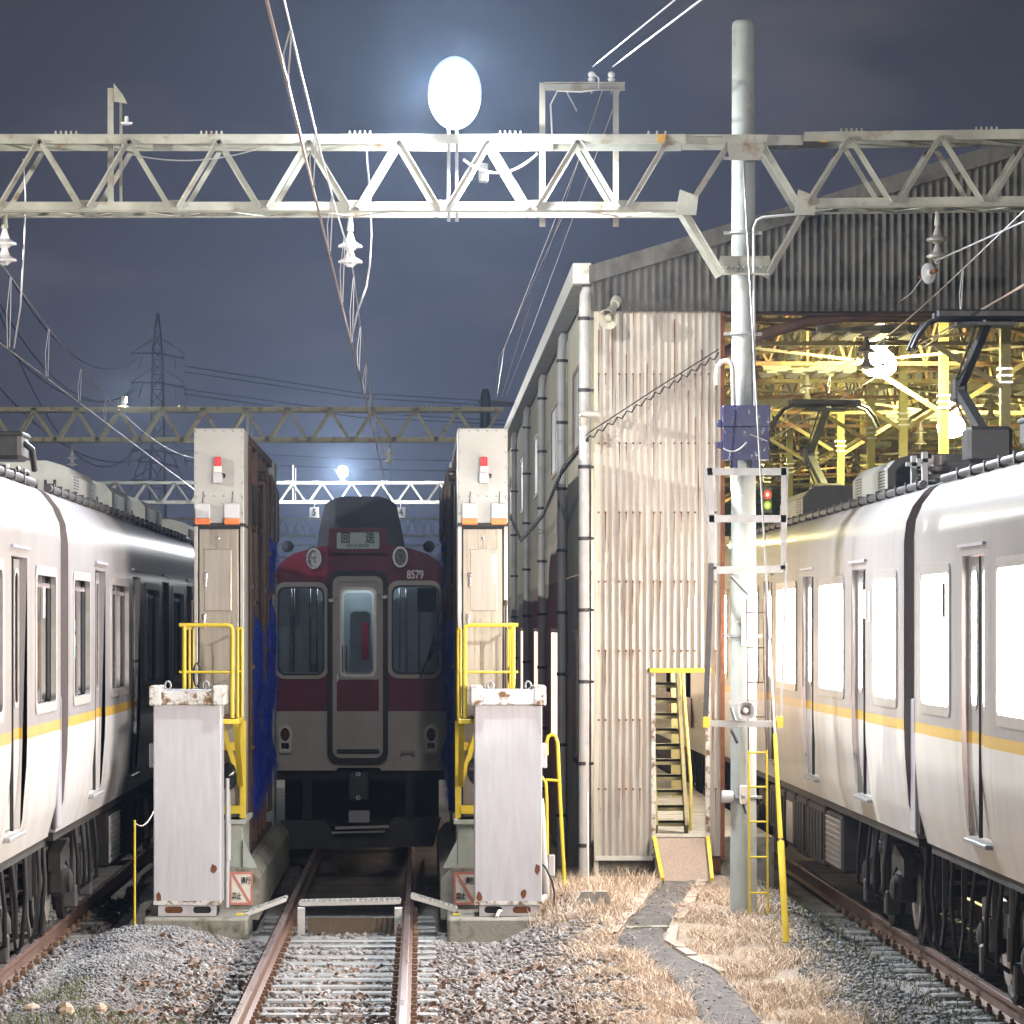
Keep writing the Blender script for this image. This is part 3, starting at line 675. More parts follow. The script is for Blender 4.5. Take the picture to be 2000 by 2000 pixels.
gantry('bright third gantry directly behind the maroon train roof', 121.6, -14, 2.6, 6.15, 6.80, .86, -5.9, 'gantry_paint', simple=False)
gantry('fourth cross braced gantry far behind the maroon train', 160, -16, 4, 6.0, 6.75, .62, -5, 'gantry_green', simple=True, diag2=True)
gantry('fifth pale gantry farthest behind the maroon train', 205, -22, 5, 5.9, 6.6, .95, -5, 'gantry_paint', simple=True)
# small uprights on the beams
def upright(label, u, vt, vb, Y, w_=.07, top=True):
    x, _, z1 = at(u, vt, Y); z0 = at(u, vb, Y)[2]; t = thing('beam_post', label, 'post', (x, Y, z0), 'posts bolted to the gantries')
    m = MB(); m.angle((x-w_/2, Y, z0), (x-w_/2, Y, z1), w_*.7, w_, .012, (0,1,0)); m.build('post', 'gantry_paint', t)
    m = MB(); m.angle((x+w_/2, Y+.05, z0), (x+w_/2, Y+.05, z1-.1), .02, w_, .012, (0,1,0)); m.build('post', 'gantry_paint', t)
    if top:
        m = MB(); m.plate([(x-.03, z1-.12), (x+.09, z1-.14), (x+.05, z1-.06), (x-.03, z1+.04)], [], Y-.03, Y-.015); m.build('cap_plate', 'gantry_paint', t)
        m = MB(); m.lathe([(.02,0),(.05,.01),(.055,.025),(.02,.035),(.015,.08)], (x+.08, Y, at(u,245,Y)[2]), 'z', 12); m.build('insulator', 'porcelain', t, 40)
    return t
upright('steel post standing through the left end of the nearest gantry', 229, 172, 398, GY)
upright('short post on the left half of the second gantry', 489, 795, 862, 80.5, .07, False)
upright('post with small insulators on the third gantry left of the maroon train', 576, 908, 984, 121.4, .06, False)
# portal frame on the gantry with two wire insulators
t = thing('portal_frame', 'square steel portal frame standing on the gantry with two insulators', 'frame', (at(1140,270,GY)[0], GY+.3, 6.1))
xa, _, zt = at(1067,152,GY); xb = at(1212,150,GY)[0]; zb = at(1067,435,GY)[2]
for x in (xa, xb):
    m = MB(); m.channel((x, GY+.34, zb), (x, GY+.34, zt), .05, .05, .008, (0,1,0)); m.build('post', 'gantry_paint', t)
m = MB(); m.channel((xa-.01, GY+.28, zt-.04), (xb+.05, GY+.28, zt-.04), .07, .05, .008); m.build('crossbar', 'gantry_paint', t)
INS = [(.012,0),(.03,.005),(.034,.03),(.02,.04),(.03,.05),(.032,.075),(.018,.09)]
for u in (1158, 1197):
    x = at(u,150,GY)[0]; m = MB(); m.lathe(INS, (x, GY+.28, zt), 'z', 12); m.build('insulator', 'porcelain', t, 40)
    m = MB(); m.tube([(x, GY+.28, zt-.1), (x, GY+.28, zt-.06)], .008, 6); m.build('bolt', 'galvanised', t)
m = MB(); x = at(1158,0,GY)[0]
m.tube([(x, GY+.25, zt+.08), (x+.06, GY+.25, zt+.03), (x+.06, GY+.25, zt-.07), (x-.1, GY+.25, zt-.09), (x-.3, GY+.25, zt-.08), (x-.36, GY+.25, zt-.2), (x-.34, GY+.25, zt-.6)], .008, 6); m.build('cable', 'alu', t, 60)
m = MB(); m.tube([(x-.22, GY+.25, zt-.09), (x-.16, GY+.25, zt-.2), (x-.13, GY+.25, zt-.26)], .007, 6); m.build('cable', 'alu', t, 60)
# string insulators
def string_insulator(label, u, v0, v1, Y, n=2, mat='porcelain', sc=1.0, zoff=0):
    x, _, z0 = at(u, v0, Y); z1 = at(u, v1, Y)[2]; t = thing('string_insulator', label, 'insulator', (x, Y, z0), 'bell insulators under the gantries')
    m = MB(); d = (z0-z1)
    m.tube([(x, Y, z0), (x, Y, z0-d*.3)], .020*sc, 8, True, .032*sc); m.build('hanger', 'gantry_paint', t, 40)
    for k in range(n):
        z = z0-d*(.30+.34*k); m = MB()
        m.lathe([(.018*sc,0),(.026*sc,-.03*sc),(.045*sc,-.09*sc),(.105*sc,-.125*sc),(.108*sc,-.145*sc),(.06*sc,-.150*sc),(.025*sc,-.18*sc)], (x, Y, z), 'z', 20); m.build('shed', mat, t, 40)
    m = MB(); m.box(x-.02*sc, x+.02*sc, Y-.03, Y+.03, z1-.03, z1+.06); m.tube([(x, Y-.09, z1), (x, Y+.09, z1)], .02*sc, 8); m.build('clamp', 'galvanised', t)
    return t
string_insulator('double bell insulator under the gantry right above the middle track', 684, 425, 513, GY)
string_insulator('double bell insulator at the left edge of the photo under the nearest gantry', 9, 418, 512, GY)
string_insulator('double bell insulator under the second gantry at left', 141, 870, 908, 80.5, sc=1.0)
string_insulator('double bell insulator under the second gantry right of the maroon train roof', 760, 865, 900, 80.5, sc=1.0)
string_insulator('grey double insulator under the right gantry beside the shed gable', 1831, 412, 508, 35.85, 2, 'porcelain_brown', .9)

# ------------------------------------------------------------------ overhead wires
def wire(label, pts, r, mat, cat='wire', n=6, group=None):
    t = MB(); t.tube(pts, r, n); o = t.build('overhead_wire', mat, None, 60); o['label'] = label; o['category'] = cat
    if group: o['group'] = group
    return o
CZ = 5.11
def msg(Y, top=5.78, low=5.33, y0=-7.0, span=43.3):
    k = ((Y-y0) % span)/span; return top-(top-low)*4*k*(1-k)
def contact_line(labels, xf, y0, y1, zf, mats=('copper_wire','steel_wire'), drops=(), zm=msg):
    ys_ = np.linspace(y0, y1, 60)
    wire(labels[0], [(xf(y), y, zf(y)) for y in ys_], .0078, mats[0])
    wire(labels[1], [(xf(y)+.02, y, zm(y)) for y in ys_], .0058, mats[1])
    t = thing('dropper_set', labels[2], 'wire', (xf(drops[0]), drops[0], CZ)) if drops else None
    for y in drops:
        x = xf(y)
        for k in (-1, 1):
            m = MB(); m.tube([(x+k*.004, y+k*.05, zf(y)+.01), (x+k*.014, y+k*.03, (zf(y)+zm(y))/2), (x+.02+k*.004, y, zm(y))], .0042, 5); m.build('dropper', 'steel_wire', t, 60)
        m = MB(); m.box(x-.010, x+.010, y-.05, y+.05, zf(y)-.006, zf(y)+.022); m.build('clip', 'steel_dark', t)
contact_line(('reddish contact wire over the middle track rising to the top edge', 'upper messenger wire over the middle track', 'paired droppers hanging between the wires of the middle track'),
             lambda y: -.628, 13, 118, lambda y: CZ, drops=[19.4, 24, 28.5, 33, 37.6, 41.8, 46, 50.5, 55, 59.5, 64])
contact_line(('thick contact wire sloping down at the left edge over the left track', 'messenger wire at the far left over the left train', 'paired droppers hanging over the left train'),
             lambda y: -3.72-.011*(y-36), 24, 79, lambda y: 5.07, drops=[37.6, 42, 46.6, 51])
contact_line(('contact wire over the right train entering the shed', 'messenger wire passing in front of the shed gable on the right', 'paired droppers hanging over the right train'),
             lambda y: 4.62, 22, 95, lambda y: 5.17, drops=[31.2, 35.5, 41.5, 47], zm=lambda y: lerp(5.93, 5.42, sstep(24, 44, y)))
# jumper cables at the gantry
def cable(label, pts, r, mat='black_wire', cat='cable'):
    m = MB(); m.tube(pts, r, 6); o = m.build('hanging_cable', mat, None, 60); o['label'] = label; o['category'] = cat; return o
cable('dark jumper cable looping from the gantry to the middle contact wire', [at(716,290,GY), at(722,380,GY), at(726,460,GY), at(722,520,GY), at(716,560,GY-.1), at(698,610,GY), at(684,668,37)], .009, 'steel_wire')
cable('dark jumper cable hanging down at the far left of the nearest gantry', [at(45,310,GY), at(50,380,GY), at(48,460,GY), at(44,530,GY), at(40,600,GY), at(27,680,GY+.5)], .008, 'steel_wire')
cable('loose cable sagging inside the gantry lattice left of the floodlight', catenary(at(250,300,GY-.35), at(520,285,GY-.35), .09), .006, 'alu')
cable('pale cable sagging under the top chord right of the floodlight', catenary(at(905,312,GY-.35), at(1050,300,GY-.35), .14), .012, 'alu')
for k, (a, b) in enumerate((((1158,130),(1330,-10)), ((1197,130),(1385,-12)))):
    wire(('left' if k == 0 else 'right')+' white feeder wire rising from the portal frame to the top edge', [at(a[0], a[1], GY+.28), at(b[0], b[1], 24)], .006, 'steel_wire')
for k, (u0, u1, v0) in enumerate(((1215,1040,165), (1180,1015,165), (1135,985,300), (1100,975,420))):
    wire(('first','second','third','fourth')[k]+' thin feeder wire from the right, descending left of the shed eave',
         [at(u0, v0, GY+.3), at(u1, 640+k*20, 62), at(lerp(u1,965,.7), 775, 80)], .004, 'copper_wire')
for k, (v0, v1) in enumerate(((715,795),(726,803),(760,830),(770,838),(880,905),(900,925))):
    wire(('top','second','third','fourth','fifth','lowest')[k]+' faint power line crossing the sky right of the pylon', [at(360, v0, 430), at(700, lerp(v0, v1, .66), 395), at(1150, v1, 350)], .05, 'far_dark', 'power line', 5)
for k, (p, q, sg) in enumerate((((-20,470),(270,700),4.2), ((-20,560),(275,745),4.6), ((-20,640),(268,760),3.0), ((-20,735),(300,885),3.0), ((-20,560),(262,880),6))):
    wire(('highest','second','middle','fourth','lowest')[k]+' sagging power line between the pylon and the left edge', catenary(at(*p, 300), at(*q, 415), sg), .045, 'far_dark', 'power line', 5)

# ------------------------------------------------------------------ transmission pylon
PY = 420; s_ = F/PY
t = thing('transmission_pylon', 'tall dark lattice transmission pylon far behind on the left', 'pylon', (at(308,1223,PY)[0], PY, 0))
xp = at(308,0,PY)[0]; zt = at(0,612,PY)[2]
def pw(z): return lerp(1.05, .50, z/(zt-4)) if z < zt-4 else lerp(.50, .10, (z-(zt-4))/4)
lv = [0,4,8,11,14,16.5,19,21,23,25,26.5,28,29.5,30.5,zt-2,zt]
for sx in (-1, 1):
    for sy in (-1, 1):
        m = MB()
        for a, b in zip(lv, lv[1:]): m.bar((xp+sx*pw(a), PY+sy*pw(a), a), (xp+sx*pw(b), PY+sy*pw(b), b), .13, .13)
        m.build('leg', 'pylon_steel', t)
for a, b in zip(lv, lv[1:]):
    for sx in (-1, 1):
        m = MB(); m.bar((xp+sx*pw(a), PY-pw(a), a), (xp-sx*pw(b), PY-pw(b), b), .09, .09); m.build('diagonal', 'pylon_steel', t)
    m = MB(); m.bar((xp-pw(b), PY-pw(b), b), (xp+pw(b), PY-pw(b), b), .08, .08); m.build('diagonal', 'pylon_steel', t)
for v, hw in ((690,2.7),(747,2.7),(880,2.7),(902,2.0),(938,2.7)):
    z = at(0,v,PY)[2]
    for sx in (-1, 1):
        m = MB(); m.bar((xp, PY, z), (xp+sx*hw, PY, z+(0 if sx < 0 else -.5)), .13, .16); m.bar((xp+sx*.6, PY, z+1.4), (xp+sx*hw, PY, z), .07, .07); m.build('cross_arm', 'pylon_steel', t)
        m = MB()
        for k in (.55, .95):
            m.tube(catenary((xp+sx*hw*k, PY, z-.2), (xp+sx*(hw*k+.4), PY, z-1.6), -.2, 6), .045, 5)
        m.build('insulator_string', 'pylon_steel', t)
# ------------------------------------------------------------------ grey and white carriages
PROF = [(.88,.97),(.945,1.22),(.975,1.60),(.98,1.78),(.98,3.20),(.965,3.34),(.915,3.46),(.83,3.57),(.79,3.60)]
ROOF = [(.79,3.60),(.60,3.665),(.30,3.715),(0,3.73)]
def px_at(z, P=PROF):
    for (a, za), (b, zb) in zip(P, P[1:]):
        if za <= z <= zb: return a+(b-a)*(z-za)/(zb-za)
    return P[-1][0]
def car_side(xc, sd, y0, y1, holes):
    ys = sorted({y0, y1, *[h[0] for h in holes], *[h[1] for h in holes]}); 
    yy = []
    for a, b in zip(ys, ys[1:]):
        n = max(1, int((b-a)/1.2)); yy += [a+(b-a)*i/n for i in range(n)]
    yy.append(ys[-1])
    zz = sorted({*[z for _, z in PROF], *[h[2] for h in holes], *[h[3] for h in holes], 1.1, 1.4})
    m = MB(); k = len(zz)
    for y in yy:
        for z in zz: m.v.append((xc+sd*px_at(z), y, z))
    for i in range(len(yy)-1):
        for j in range(k-1):
            ym, zm = (yy[i]+yy[i+1])/2, (zz[j]+zz[j+1])/2
            if any(h[0] < ym < h[1] and h[2] < zm < h[3] for h in holes): continue
            m.f.append((i*k+j, (i+1)*k+j, (i+1)*k+j+1, i*k+j+1))
    for ya, yb, za, zb in holes:                   # reveals
        for p, q in (((ya,za),(yb,za)),((yb,za),(yb,zb)),((yb,zb),(ya,zb)),((ya,zb),(ya,za))):
            xa, xb = xc+sd*px_at(p[1]), xc+sd*px_at(q[1])
            m.add([(xa,p[0],p[1]),(xb,q[0],q[1]),(xb-sd*.07,q[0],q[1]),(xa-sd*.07,p[0],p[1])], [(0,1,2,3)])
    return m
def ring(outer, inner, x0, x1):
    m = MB(); m.plate(outer, [inner], x0, x1, 'x'); return m
def bogie(par, xc, yb, sd):
    for k in (-1, 1):
        y = yb+k*1.05
        for s in (-1, 1):
            m = MB(); x = xc+s*.535
            m.lathe([(.10,-.06),(.36,-.05),(.365,-.02),(.43,-.015),(.43,.045),(.39,.055),(.36,.03),(.12,.05),(.10,.09)], (x, y, .43), 'x', 28, 1, 1 if s > 0 else -1)
            wh = m.build('wheel', 'underframe', par, 40)
            d = MB(); d.lathe([(.06,0),(.30,0),(.31,.02),(.05,.03)], (x+s*.06, y, .43), 'x', 24, 1, s); d.build('brake_disc', 'alu' if s == sd else 'underframe', wh, 40)
            a = MB(); a.box(x+s*.09, x+s*.24, y-.13, y+.13, .34, .60, .03); a.lathe([(.10,0),(.10,.03),(.05,.05)], (x+s*.24, y, .46), 'x', 14, 1, s); a.build('axle_box', 'underframe', par, 40)
        m = MB(); m.lathe([(.05,-.7),(.05,.7)], (xc, y, .43), 'x', 10); m.build('axle', 'underframe', par, 40)
    for s in (-1, 1):
        x = xc+s*.70; m = MB()
        m.plate([(yb-1.35,.55),(yb-.8,.62),(yb-.5,.50),(yb+.5,.50),(yb+.8,.62),(yb+1.35,.55),(yb+1.35,.70),(yb+.7,.78),(yb+.4,.66),(yb-.4,.66),(yb-.7,.78),(yb-1.35,.70)], [], x-.05, x+.05, 'x'); m.build('side_frame', 'underframe', par)
        m = MB(); m.lathe([(.17,0),(.21,.04),(.21,.09),(.17,.12),(.20,.16),(.20,.22),(.16,.25)], (xc+s*.62, yb, .68), 'z', 18); m.build('air_spring', 'rubber', par, 40)
        for k in (-1, 1):
            m = MB(); m.tube([(x+s*.08, yb+k*.42, .92), (x+s*.08, yb+k*.42, .50)], .035, 10); m.tube([(x+s*.08, yb+k*.42, .62), (x+s*.08, yb+k*.42, .40)], .05, 10)
            m.build('damper', 'steel_dark', par, 40); m = MB(); m.box(x+s*.02, x+s*.14, yb+k*.78-.07, yb+k*.78+.07, .22, .42, .015); m.build('brake_unit', 'steel_dark', par)
        for k in (-.9, -.2, .35, 1.1):
            m = MB(); m.tube([(x+s*.12, yb+k, .95), (x+s*.15, yb+k+.05, .62), (x+s*.14, yb+k+.16, .36), (x+s*.05, yb+k+.2, .30)], .017, 7); m.build('hose', 'rubber', par, 60)
def carriage(label, xc, y0, y1, sd, lit, doors, acs, group, boxes=(), short=None):
    t = thing('train_carriage', label, 'train', (xc, (y0+y1)/2, 0), group)
    Z0, Z1 = 1.98, 2.95; holes = []; wins = []
    ed = [y0-.28]+doors+[y1+.28]
    dw = .56
    for a, b in zip(ed, ed[1:]):
        p = a+dw+.62 if a != ed[0] else y0+.50; q = b-dw-.62 if b != ed[-1] else y1-.50
        if q-p > .4: wins.append((p, q, Z0, Z1))
    dh = [(d-dw, d+dw, 1.16, 3.03) for d in doors]
    vis = [h for h in wins+dh]
    m = car_side(xc, sd, y0, y1, vis); body = m.build('body_side', 'car_side', t, 35)
    m = car_side(xc, -sd, y0, y1, []); m.build('body_side', 'car_side', t, 35)
    X = xc+sd*.98
    pane = 'train_light' if lit else 'dark_glass'
    for ya, yb, za, zb in wins:
        o = MB(); o.plate(rr((ya+yb)/2, (za+zb)/2, yb-ya+.10, zb-za+.09, .09), [rr((ya+yb)/2, (za+zb)/2, yb-ya-.05, zb-za-.05, .07)], X-sd*.03, X+sd*.010, 'x'); wn = o.build('window', 'alu', t, 30)
        o = MB(); o.add([(X-sd*.05,ya,za),(X-sd*.05,yb,za),(X-sd*.05,yb,zb),(X-sd*.05,ya,zb)], [(0,1,2,3)]); o.build('pane', pane, wn)
        if not lit:
            o = MB(); o.box(X-sd*.044, X-sd*.030, (ya+yb)/2-.014, (ya+yb)/2+.014, za, zb); o.box(X-sd*.044, X-sd*.034, ya, yb, zb-.11, zb-.075); o.build('sash', 'car_grey', wn)
    for d in doors:
        m = MB(); m.plate([(d-dw-.03,1.13),(d+dw+.03,1.13),(d+dw+.03,3.06),(d-dw-.03,3.06)], [[(d-dw+.012,1.165),(d+dw-.012,1.165),(d+dw-.012,3.02),(d-dw+.012,3.02)]], X-sd*.06, X+sd*.006, 'x'); fr = m.build('door_frame', 'rubber', t) if False else None
        for k in (-1, 1):
            c = d+k*dw/2; z0, z1, zk = 1.17, 3.02, 1.75
            vs = []; 
            m = MB(); zs = [1.17,1.40,1.60,1.77,1.853,2.03,2.93,3.02]; ysd = [c-dw/2+.008, c-.13, c+.13, c+dw/2-.008]
            for y in ysd:
                for z in zs: m.v.append((xc+sd*(px_at(z)-.052), y, z))
            q = len(zs)
            for i in range(3):
                for j in range(q-1):
                    if i == 1 and j == 5: continue
                    m.f.append((i*q+j, (i+1)*q+j, (i+1)*q+j+1, i*q+j+1))
            lf = m.build('door', 'car_side', t, 35)
            g = MB(); g.add([(X-sd*.063,c-.14,2.02),(X-sd*.063,c+.14,2.02),(X-sd*.063,c+.14,2.94),(X-sd*.063,c-.14,2.94)], [(0,1,2,3)]); g.build('pane', pane, lf)
            g = MB(); g.plate(rr(c, 2.48, .31, .95, .09), [rr(c, 2.48, .25, .89, .08)], X-sd*.056, X-sd*.045, 'x'); g.build('window_gasket', 'alu', lf, 30)
        m = MB(); m.box(X-sd*.01, X+sd*.022, d-dw-.06, d+dw+.06, 3.085, 3.105); m.build('rain_gutter', 'lavender', t)
        m = MB(); m.box(xc+sd*.88, xc+sd*.972, d-dw+.02, d+dw-.02, 1.120, 1.150, .006); m.build('door_step', 'galvanised', t)
        m = MB(); m.box(X-sd*.066, X-sd*.040, d-.007, d+.007, 1.17, 3.02); m.build('door_seal', 'rubber', t)
    for ys_ in [y0+.12, y1-.12]+[d+k*(dw+.28) for d in doors for k in (-1, 1)]:   # sheet joints in the side
        m = MB(); zs = [.99, 1.22, 1.60, 1.78, 3.20]
        m.add([(xc+sd*(px_at(z)+.0012), ys_+q, z) for z in zs for q in (-.004, .004)], [(2*i, 2*i+1, 2*i+3, 2*i+2) for i in range(4)]); m.build('sheet_joint', 'car_end', t)
    # roof, ends, floor skirt
    m = MB(); rp = [(xc+x, z) for x, z in ROOF]+[(xc-x, z) for x, z in ROOF[::-1][1:]]; k = len(rp)
    for y in (y0, y1):
        for x, z in rp: m.v.append((x, y, z))
    m.f = [(i, i+1, k+i+1, k+i) for i in range(k-1)]; m.build('roof', 'grey_roof', t, 40)
    out = [(xc+x, z) for x, z in PROF+ROOF[1:]]+[(xc-x, z) for x, z in (PROF+ROOF[1:])[::-1][1:]]
    for y in (y0+.02, y1-.02):
        m = MB(); m.plate(out, [], y-.02, y+.015); e_ = m.build('end_wall', 'car_end', t, 30)
        g = MB(); yy = y-.035 if y < (y0+y1)/2 else y+.03; g.plate(rr(xc, 2.1, .78, 2.0, .1), [], yy-.01, yy+.01); g.build('gangway', 'rubber', e_)
    m = MB(); m.box(xc-.86, xc+.86, y0+.1, y1-.1, .90, 1.0); m.build('floor', 'underframe', t)
    m = MB(); m.tube([(xc+sd*.80, y0+.3, 3.635), (xc+sd*.80, y1-.3, 3.635)], .030, 10)
    for i in range(int((y1-y0-1)/.7)):
        y = y0+.5+i*.7; m.box(xc+sd*.80-.035, xc+sd*.80+.035, y-.03, y+.03, 3.595, 3.675)
    m.build('roof_conduit', 'steel_dark', t, 40)
    for ya, yb in acs:
        a = MB(); h = .60; pr = [(-h,3.68),(h,3.68),(h,3.90),(h-.07,3.985),(h-.22,4.03),(-h+.22,4.03),(-h+.07,3.985),(-h,3.90)]
        a.plate([(xc+x, z) for x, z in pr], [], ya, yb); ac = a.build('air_conditioner', 'ac_grey', t, 30)
        g = MB()
        for i in range(7):
            z = 3.735+i*.026
            for q in (ya+.25, yb-.75): g.box(xc+sd*(h-.01), xc+sd*(h+.004), q, q+.5, z, z+.012)
        for x in np.linspace(-.45, .45, 12): g.box(xc+x-.012, xc+x+.012, ya-.004, ya+.01, 3.76, 3.86)
        g.build('vent_slots', 'black', ac, kind='stuff')
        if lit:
            g = MB(); g.plate([(xc+x*1.01, z+(.004 if z > 3.8 else 0)) for x, z in pr], [], ya-.05, ya-.005); g.build('end_shade', 'black', ac, 30)  # black plate over the unlit end, its shade put in as colour
    for yb in (y0+3.35, y1-3.35): bogie(t, xc, yb, sd)
    for ya, yb, z0, z1, kind in boxes:
        m = MB(); m.box(xc+sd*.30, xc+sd*.84, ya, yb, z0, z1, .02); bx = m.build('equipment_box', 'underframe', t)
        g = MB()
        if kind == 'grille':
            for i in range(9):
                z = lerp(z0+.05, z1-.05, i/8); g.box(xc+sd*.84, xc+sd*.855, ya+.06, yb-.06, z-.006, z+.006)
            for y in np.arange(ya+.06, yb-.05, .06): g.box(xc+sd*.84, xc+sd*.852, y-.006, y+.006, z0+.04, z1-.04)
            g.build('grille', 'alu', bx)
        elif kind == 'plate':
            g.box(xc+sd*.842, xc+sd*.852, ya+.1, yb-.1, z0+.05, z1-.1); g.build('notice_plate', 'pvc', bx)
        else:
            for y in np.arange(ya+.12, yb-.05, .3): g.box(xc+sd*.84, xc+sd*.86, y, y+.18, z0+.06, z1-.06, .006)
            g.build('hatch', 'underframe', bx)
    for y, dz in ((y0+.25,.0),(y1-.25,.05),(y0+.7,.1)):
        m = MB(); m.tube([(xc+sd*.72, y, .98), (xc+sd*.74, y, .55), (xc+sd*.70, y+.03, .18-dz*.3), (xc+sd*.66, y+.1, .10), (xc+sd*.62, y+.2, .30), (xc+sd*.6, y+.2, .9)], .018, 7); m.build('end_hose', 'rubber', t, 60)
        m = MB(); m.box(xc+sd*.66, xc+sd*.70, y-.3, y-.27, .45, .98); m.build('hanger_bar', 'steel_dark', t)
    return t
def doors_from(y0): return [y0+3.25, y0+7.75, y0+12.25, y0+16.75]
UB = [(6.0,7.4,.35,.86,'grille'),(7.6,9.2,.32,.88,'hatch'),(9.4,10.5,.30,.88,'hatch'),(10.7,11.6,.32,.88,'plate'),(11.9,13.6,.40,.86,'hatch')]
GL, GR = 'grey and white carriages of the left train', 'lit grey and white carriages of the right train'
lt1 = carriage('dark windowed grey and white carriage at the left edge, nearest', XL, 11.35, 31.35, 1, False, doors_from(11.35), [(14,17),(22,25)], GL)
lt2 = carriage('dark windowed grey and white carriage behind the left white cabinet', XL, 31.95, 51.95, 1, False, doors_from(31.95), [(36.8,39.6),(41.6,44.4),(46.6,49.6)], GL, [(a+31.95, b+31.95, c, d, k) for a, b, c, d, k in UB])
carriage('dark windowed carriage farthest back on the left track', XL-.1, 52.6, 72.6, 1, False, doors_from(52.6), [(57,60),(63,66)], GL)
rt1 = carriage('brightly lit grey and white carriage at the right edge, nearest', XR, 10.45, 30.45, -1, True, doors_from(10.45), [(14,17),(21,24)], GR)
rt2 = carriage('brightly lit grey and white carriage running into the shed', XR, 31.05, 51.05, -1, True, doors_from(31.05), [(35.5,38.4),(43.4,46.2)], GR, [(a+31.05, b+31.05, c, d, k) for a, b, c, d, k in UB])
# fall guards in the gaps between carriages
for t, xc, sd, y in ((lt2, XL, 1, 31.95), (rt2, XR, -1, 31.05)):
    m = MB(); m.box(xc+sd*.90, xc+sd*.935, y-.30, y, 1.02, 2.02, .01); m.build('fall_guard', 'lavender', t)
    m = MB(); m.box(xc+sd*.90, xc+sd*.93, y-.56, y-.46, 1.02, 2.0, .01); m.build('fall_guard', 'rubber', t)
# stickers
def sticker(t, xc, sd, y, z0, z1, w_, mat): 
    m = MB(); m.box(xc+sd*.981, xc+sd*.985, y-w_/2, y+w_/2, z0, z1); m.build('sticker', mat, t)
for y in (28.75, 33.85): sticker(rt1 if y < 31 else rt2, XR, -1, y-.05+1.05*(1 if y < 31 else -1)*0, 2.62, 2.86, .16, 'sign_white')
sticker(rt1, XR, -1, 28.5+.15, 2.62, 2.86, .14, 'sign_white'); sticker(lt1, XL, 1, 29.9, 2.62, 2.84, .14, 'sign_white')
sticker(rt2, XR, -1, 33.45, 2.60, 2.84, .14, 'sign_white')
for z in (2.40, 2.52, 2.30): 
    m = MB(); m.box(XL+.936, XL+.942, 32.9, 33.1, z, z+.09); m.build('sticker', 'sticker_green' if z != 2.40 else 'sign_white', lt2)
# lit junction box on the roof of the near left carriage and pantograph gear on the right
def roof_box(t, xc, y, x, z, w_=.16):
    m = MB(); m.lathe([(.05,0),(.12,.03),(.12,.05),(.05,.07),(.05,.10)], (x, y, z), 'z', 14); m.build('post_insulator', 'porcelain', t, 40)
    m = MB(); m.box(x-w_, x+w_, y-.3, y+.3, z+.12, z+.32, .03); m.box(x-w_-.015, x+w_+.015, y-.32, y+.32, z+.29, z+.325, .01); m.build('junction_box', 'steel_dark', t)
    m = MB(); m.tube([(x+w_, y-.1, z+.25), (x+w_+.06, y-.1, z+.2), (x+w_+.07, y, z+.05)], .025, 8); m.build('cable', 'rubber', t, 60)
roof_box(lt1, XL, 30.6, XL+.62, 3.66)
def handloop(t, x, y0, z):
    for k in range(2):
        m = MB(); m.tube([(x, y0+k*.5, z), (x, y0+k*.5, z+.07), (x, y0+k*.5+.03, z+.1), (x, y0+k*.5+.3, z+.1), (x, y0+k*.5+.33, z+.07), (x, y0+k*.5+.33, z)], .016, 8); m.build('grab_loop', 'steel_dark', t, 50)
handloop(lt1, XL+.76, 30.2, 3.61)
def pantograph(t, xc, y, zb, knee_dx=-.05):
    p = []
    m = MB()
    for sx in (-1, 1):
        for k in (-1, 1):
            m.lathe([(.03,0),(.085,.03),(.085,.045),(.05,.055),(.085,.085),(.085,.10),(.035,.12)], (xc+sx*.42, y+k*.45, 3.68), 'z', 12)
    m.build('post_insulator', 'porcelain_brown', t, 40)
    m = MB()
    for sx in (-1, 1): m.bar((xc+sx*.42, y-.6, 3.83), (xc+sx*.42, y+.6, 3.83), .06, .07)
    for k in (-1, 1): m.bar((xc-.45, y+k*.45, 3.85), (xc+.45, y+k*.45, 3.85), .06, .06)
    m.build('pantograph_base', 'steel_dark', t)
    m = MB(); m.box(xc-.20, xc+.16, y-.55, y-.15, 3.88, 4.17, .03); m.build('spring_box', 'steel_dark', t)
    kn = (xc+knee_dx-.08, y+.55, 4.52)
    m = MB(); m.bar((xc+.03, y-.35, 4.0), kn, .075, .075); m.build('lower_arm', 'steel_dark', t)
    m = MB(); m.bar(kn, (xc+.03, y-.1, 5.06), .06, .06); m.box(kn[0]-.06, kn[0]+.06, kn[1]-.08, kn[1]+.08, kn[2]-.1, kn[2]+.1, .02); m.build('upper_arm', 'black', t)
    m = MB(); m.tube([(xc-.06, y-.3, 3.98), (kn[0]-.05, y+.5, 4.45)], .010, 6); m.tube([(kn[0]-.03, y+.5, 4.6), (xc-.08, y-.12, 5.0)], .010, 6); m.build('control_rod', 'black', t)
    m = MB()
    for k in (-1, 1):
        m.tube([(xc-.60, y+k*.16, 4.82), (xc-.55, y+k*.16, 4.93), (xc-.47, y+k*.16, 5.03), (xc-.36, y+k*.16, 5.075), (xc+.36, y+k*.16, 5.075), (xc+.47, y+k*.16, 5.03), (xc+.55, y+k*.16, 4.93), (xc+.60, y+k*.16, 4.82)], .019, 8)
    m.build('horn', 'black', t, 60)
    m = MB()
    for k in (-1, 1): m.box(xc-.40, xc+.40, y+k*.16-.04, y+k*.16+.04, 5.07, 5.135, .012)
    m.box(xc-.24, xc+.24, y-.2, y+.2, 5.01, 5.035); m.build('contact_strip', 'black', t)
pantograph(rt2, XR, 33.9, 3.7); pantograph(rt2, XR, 47.2, 3.7)
m = MB()
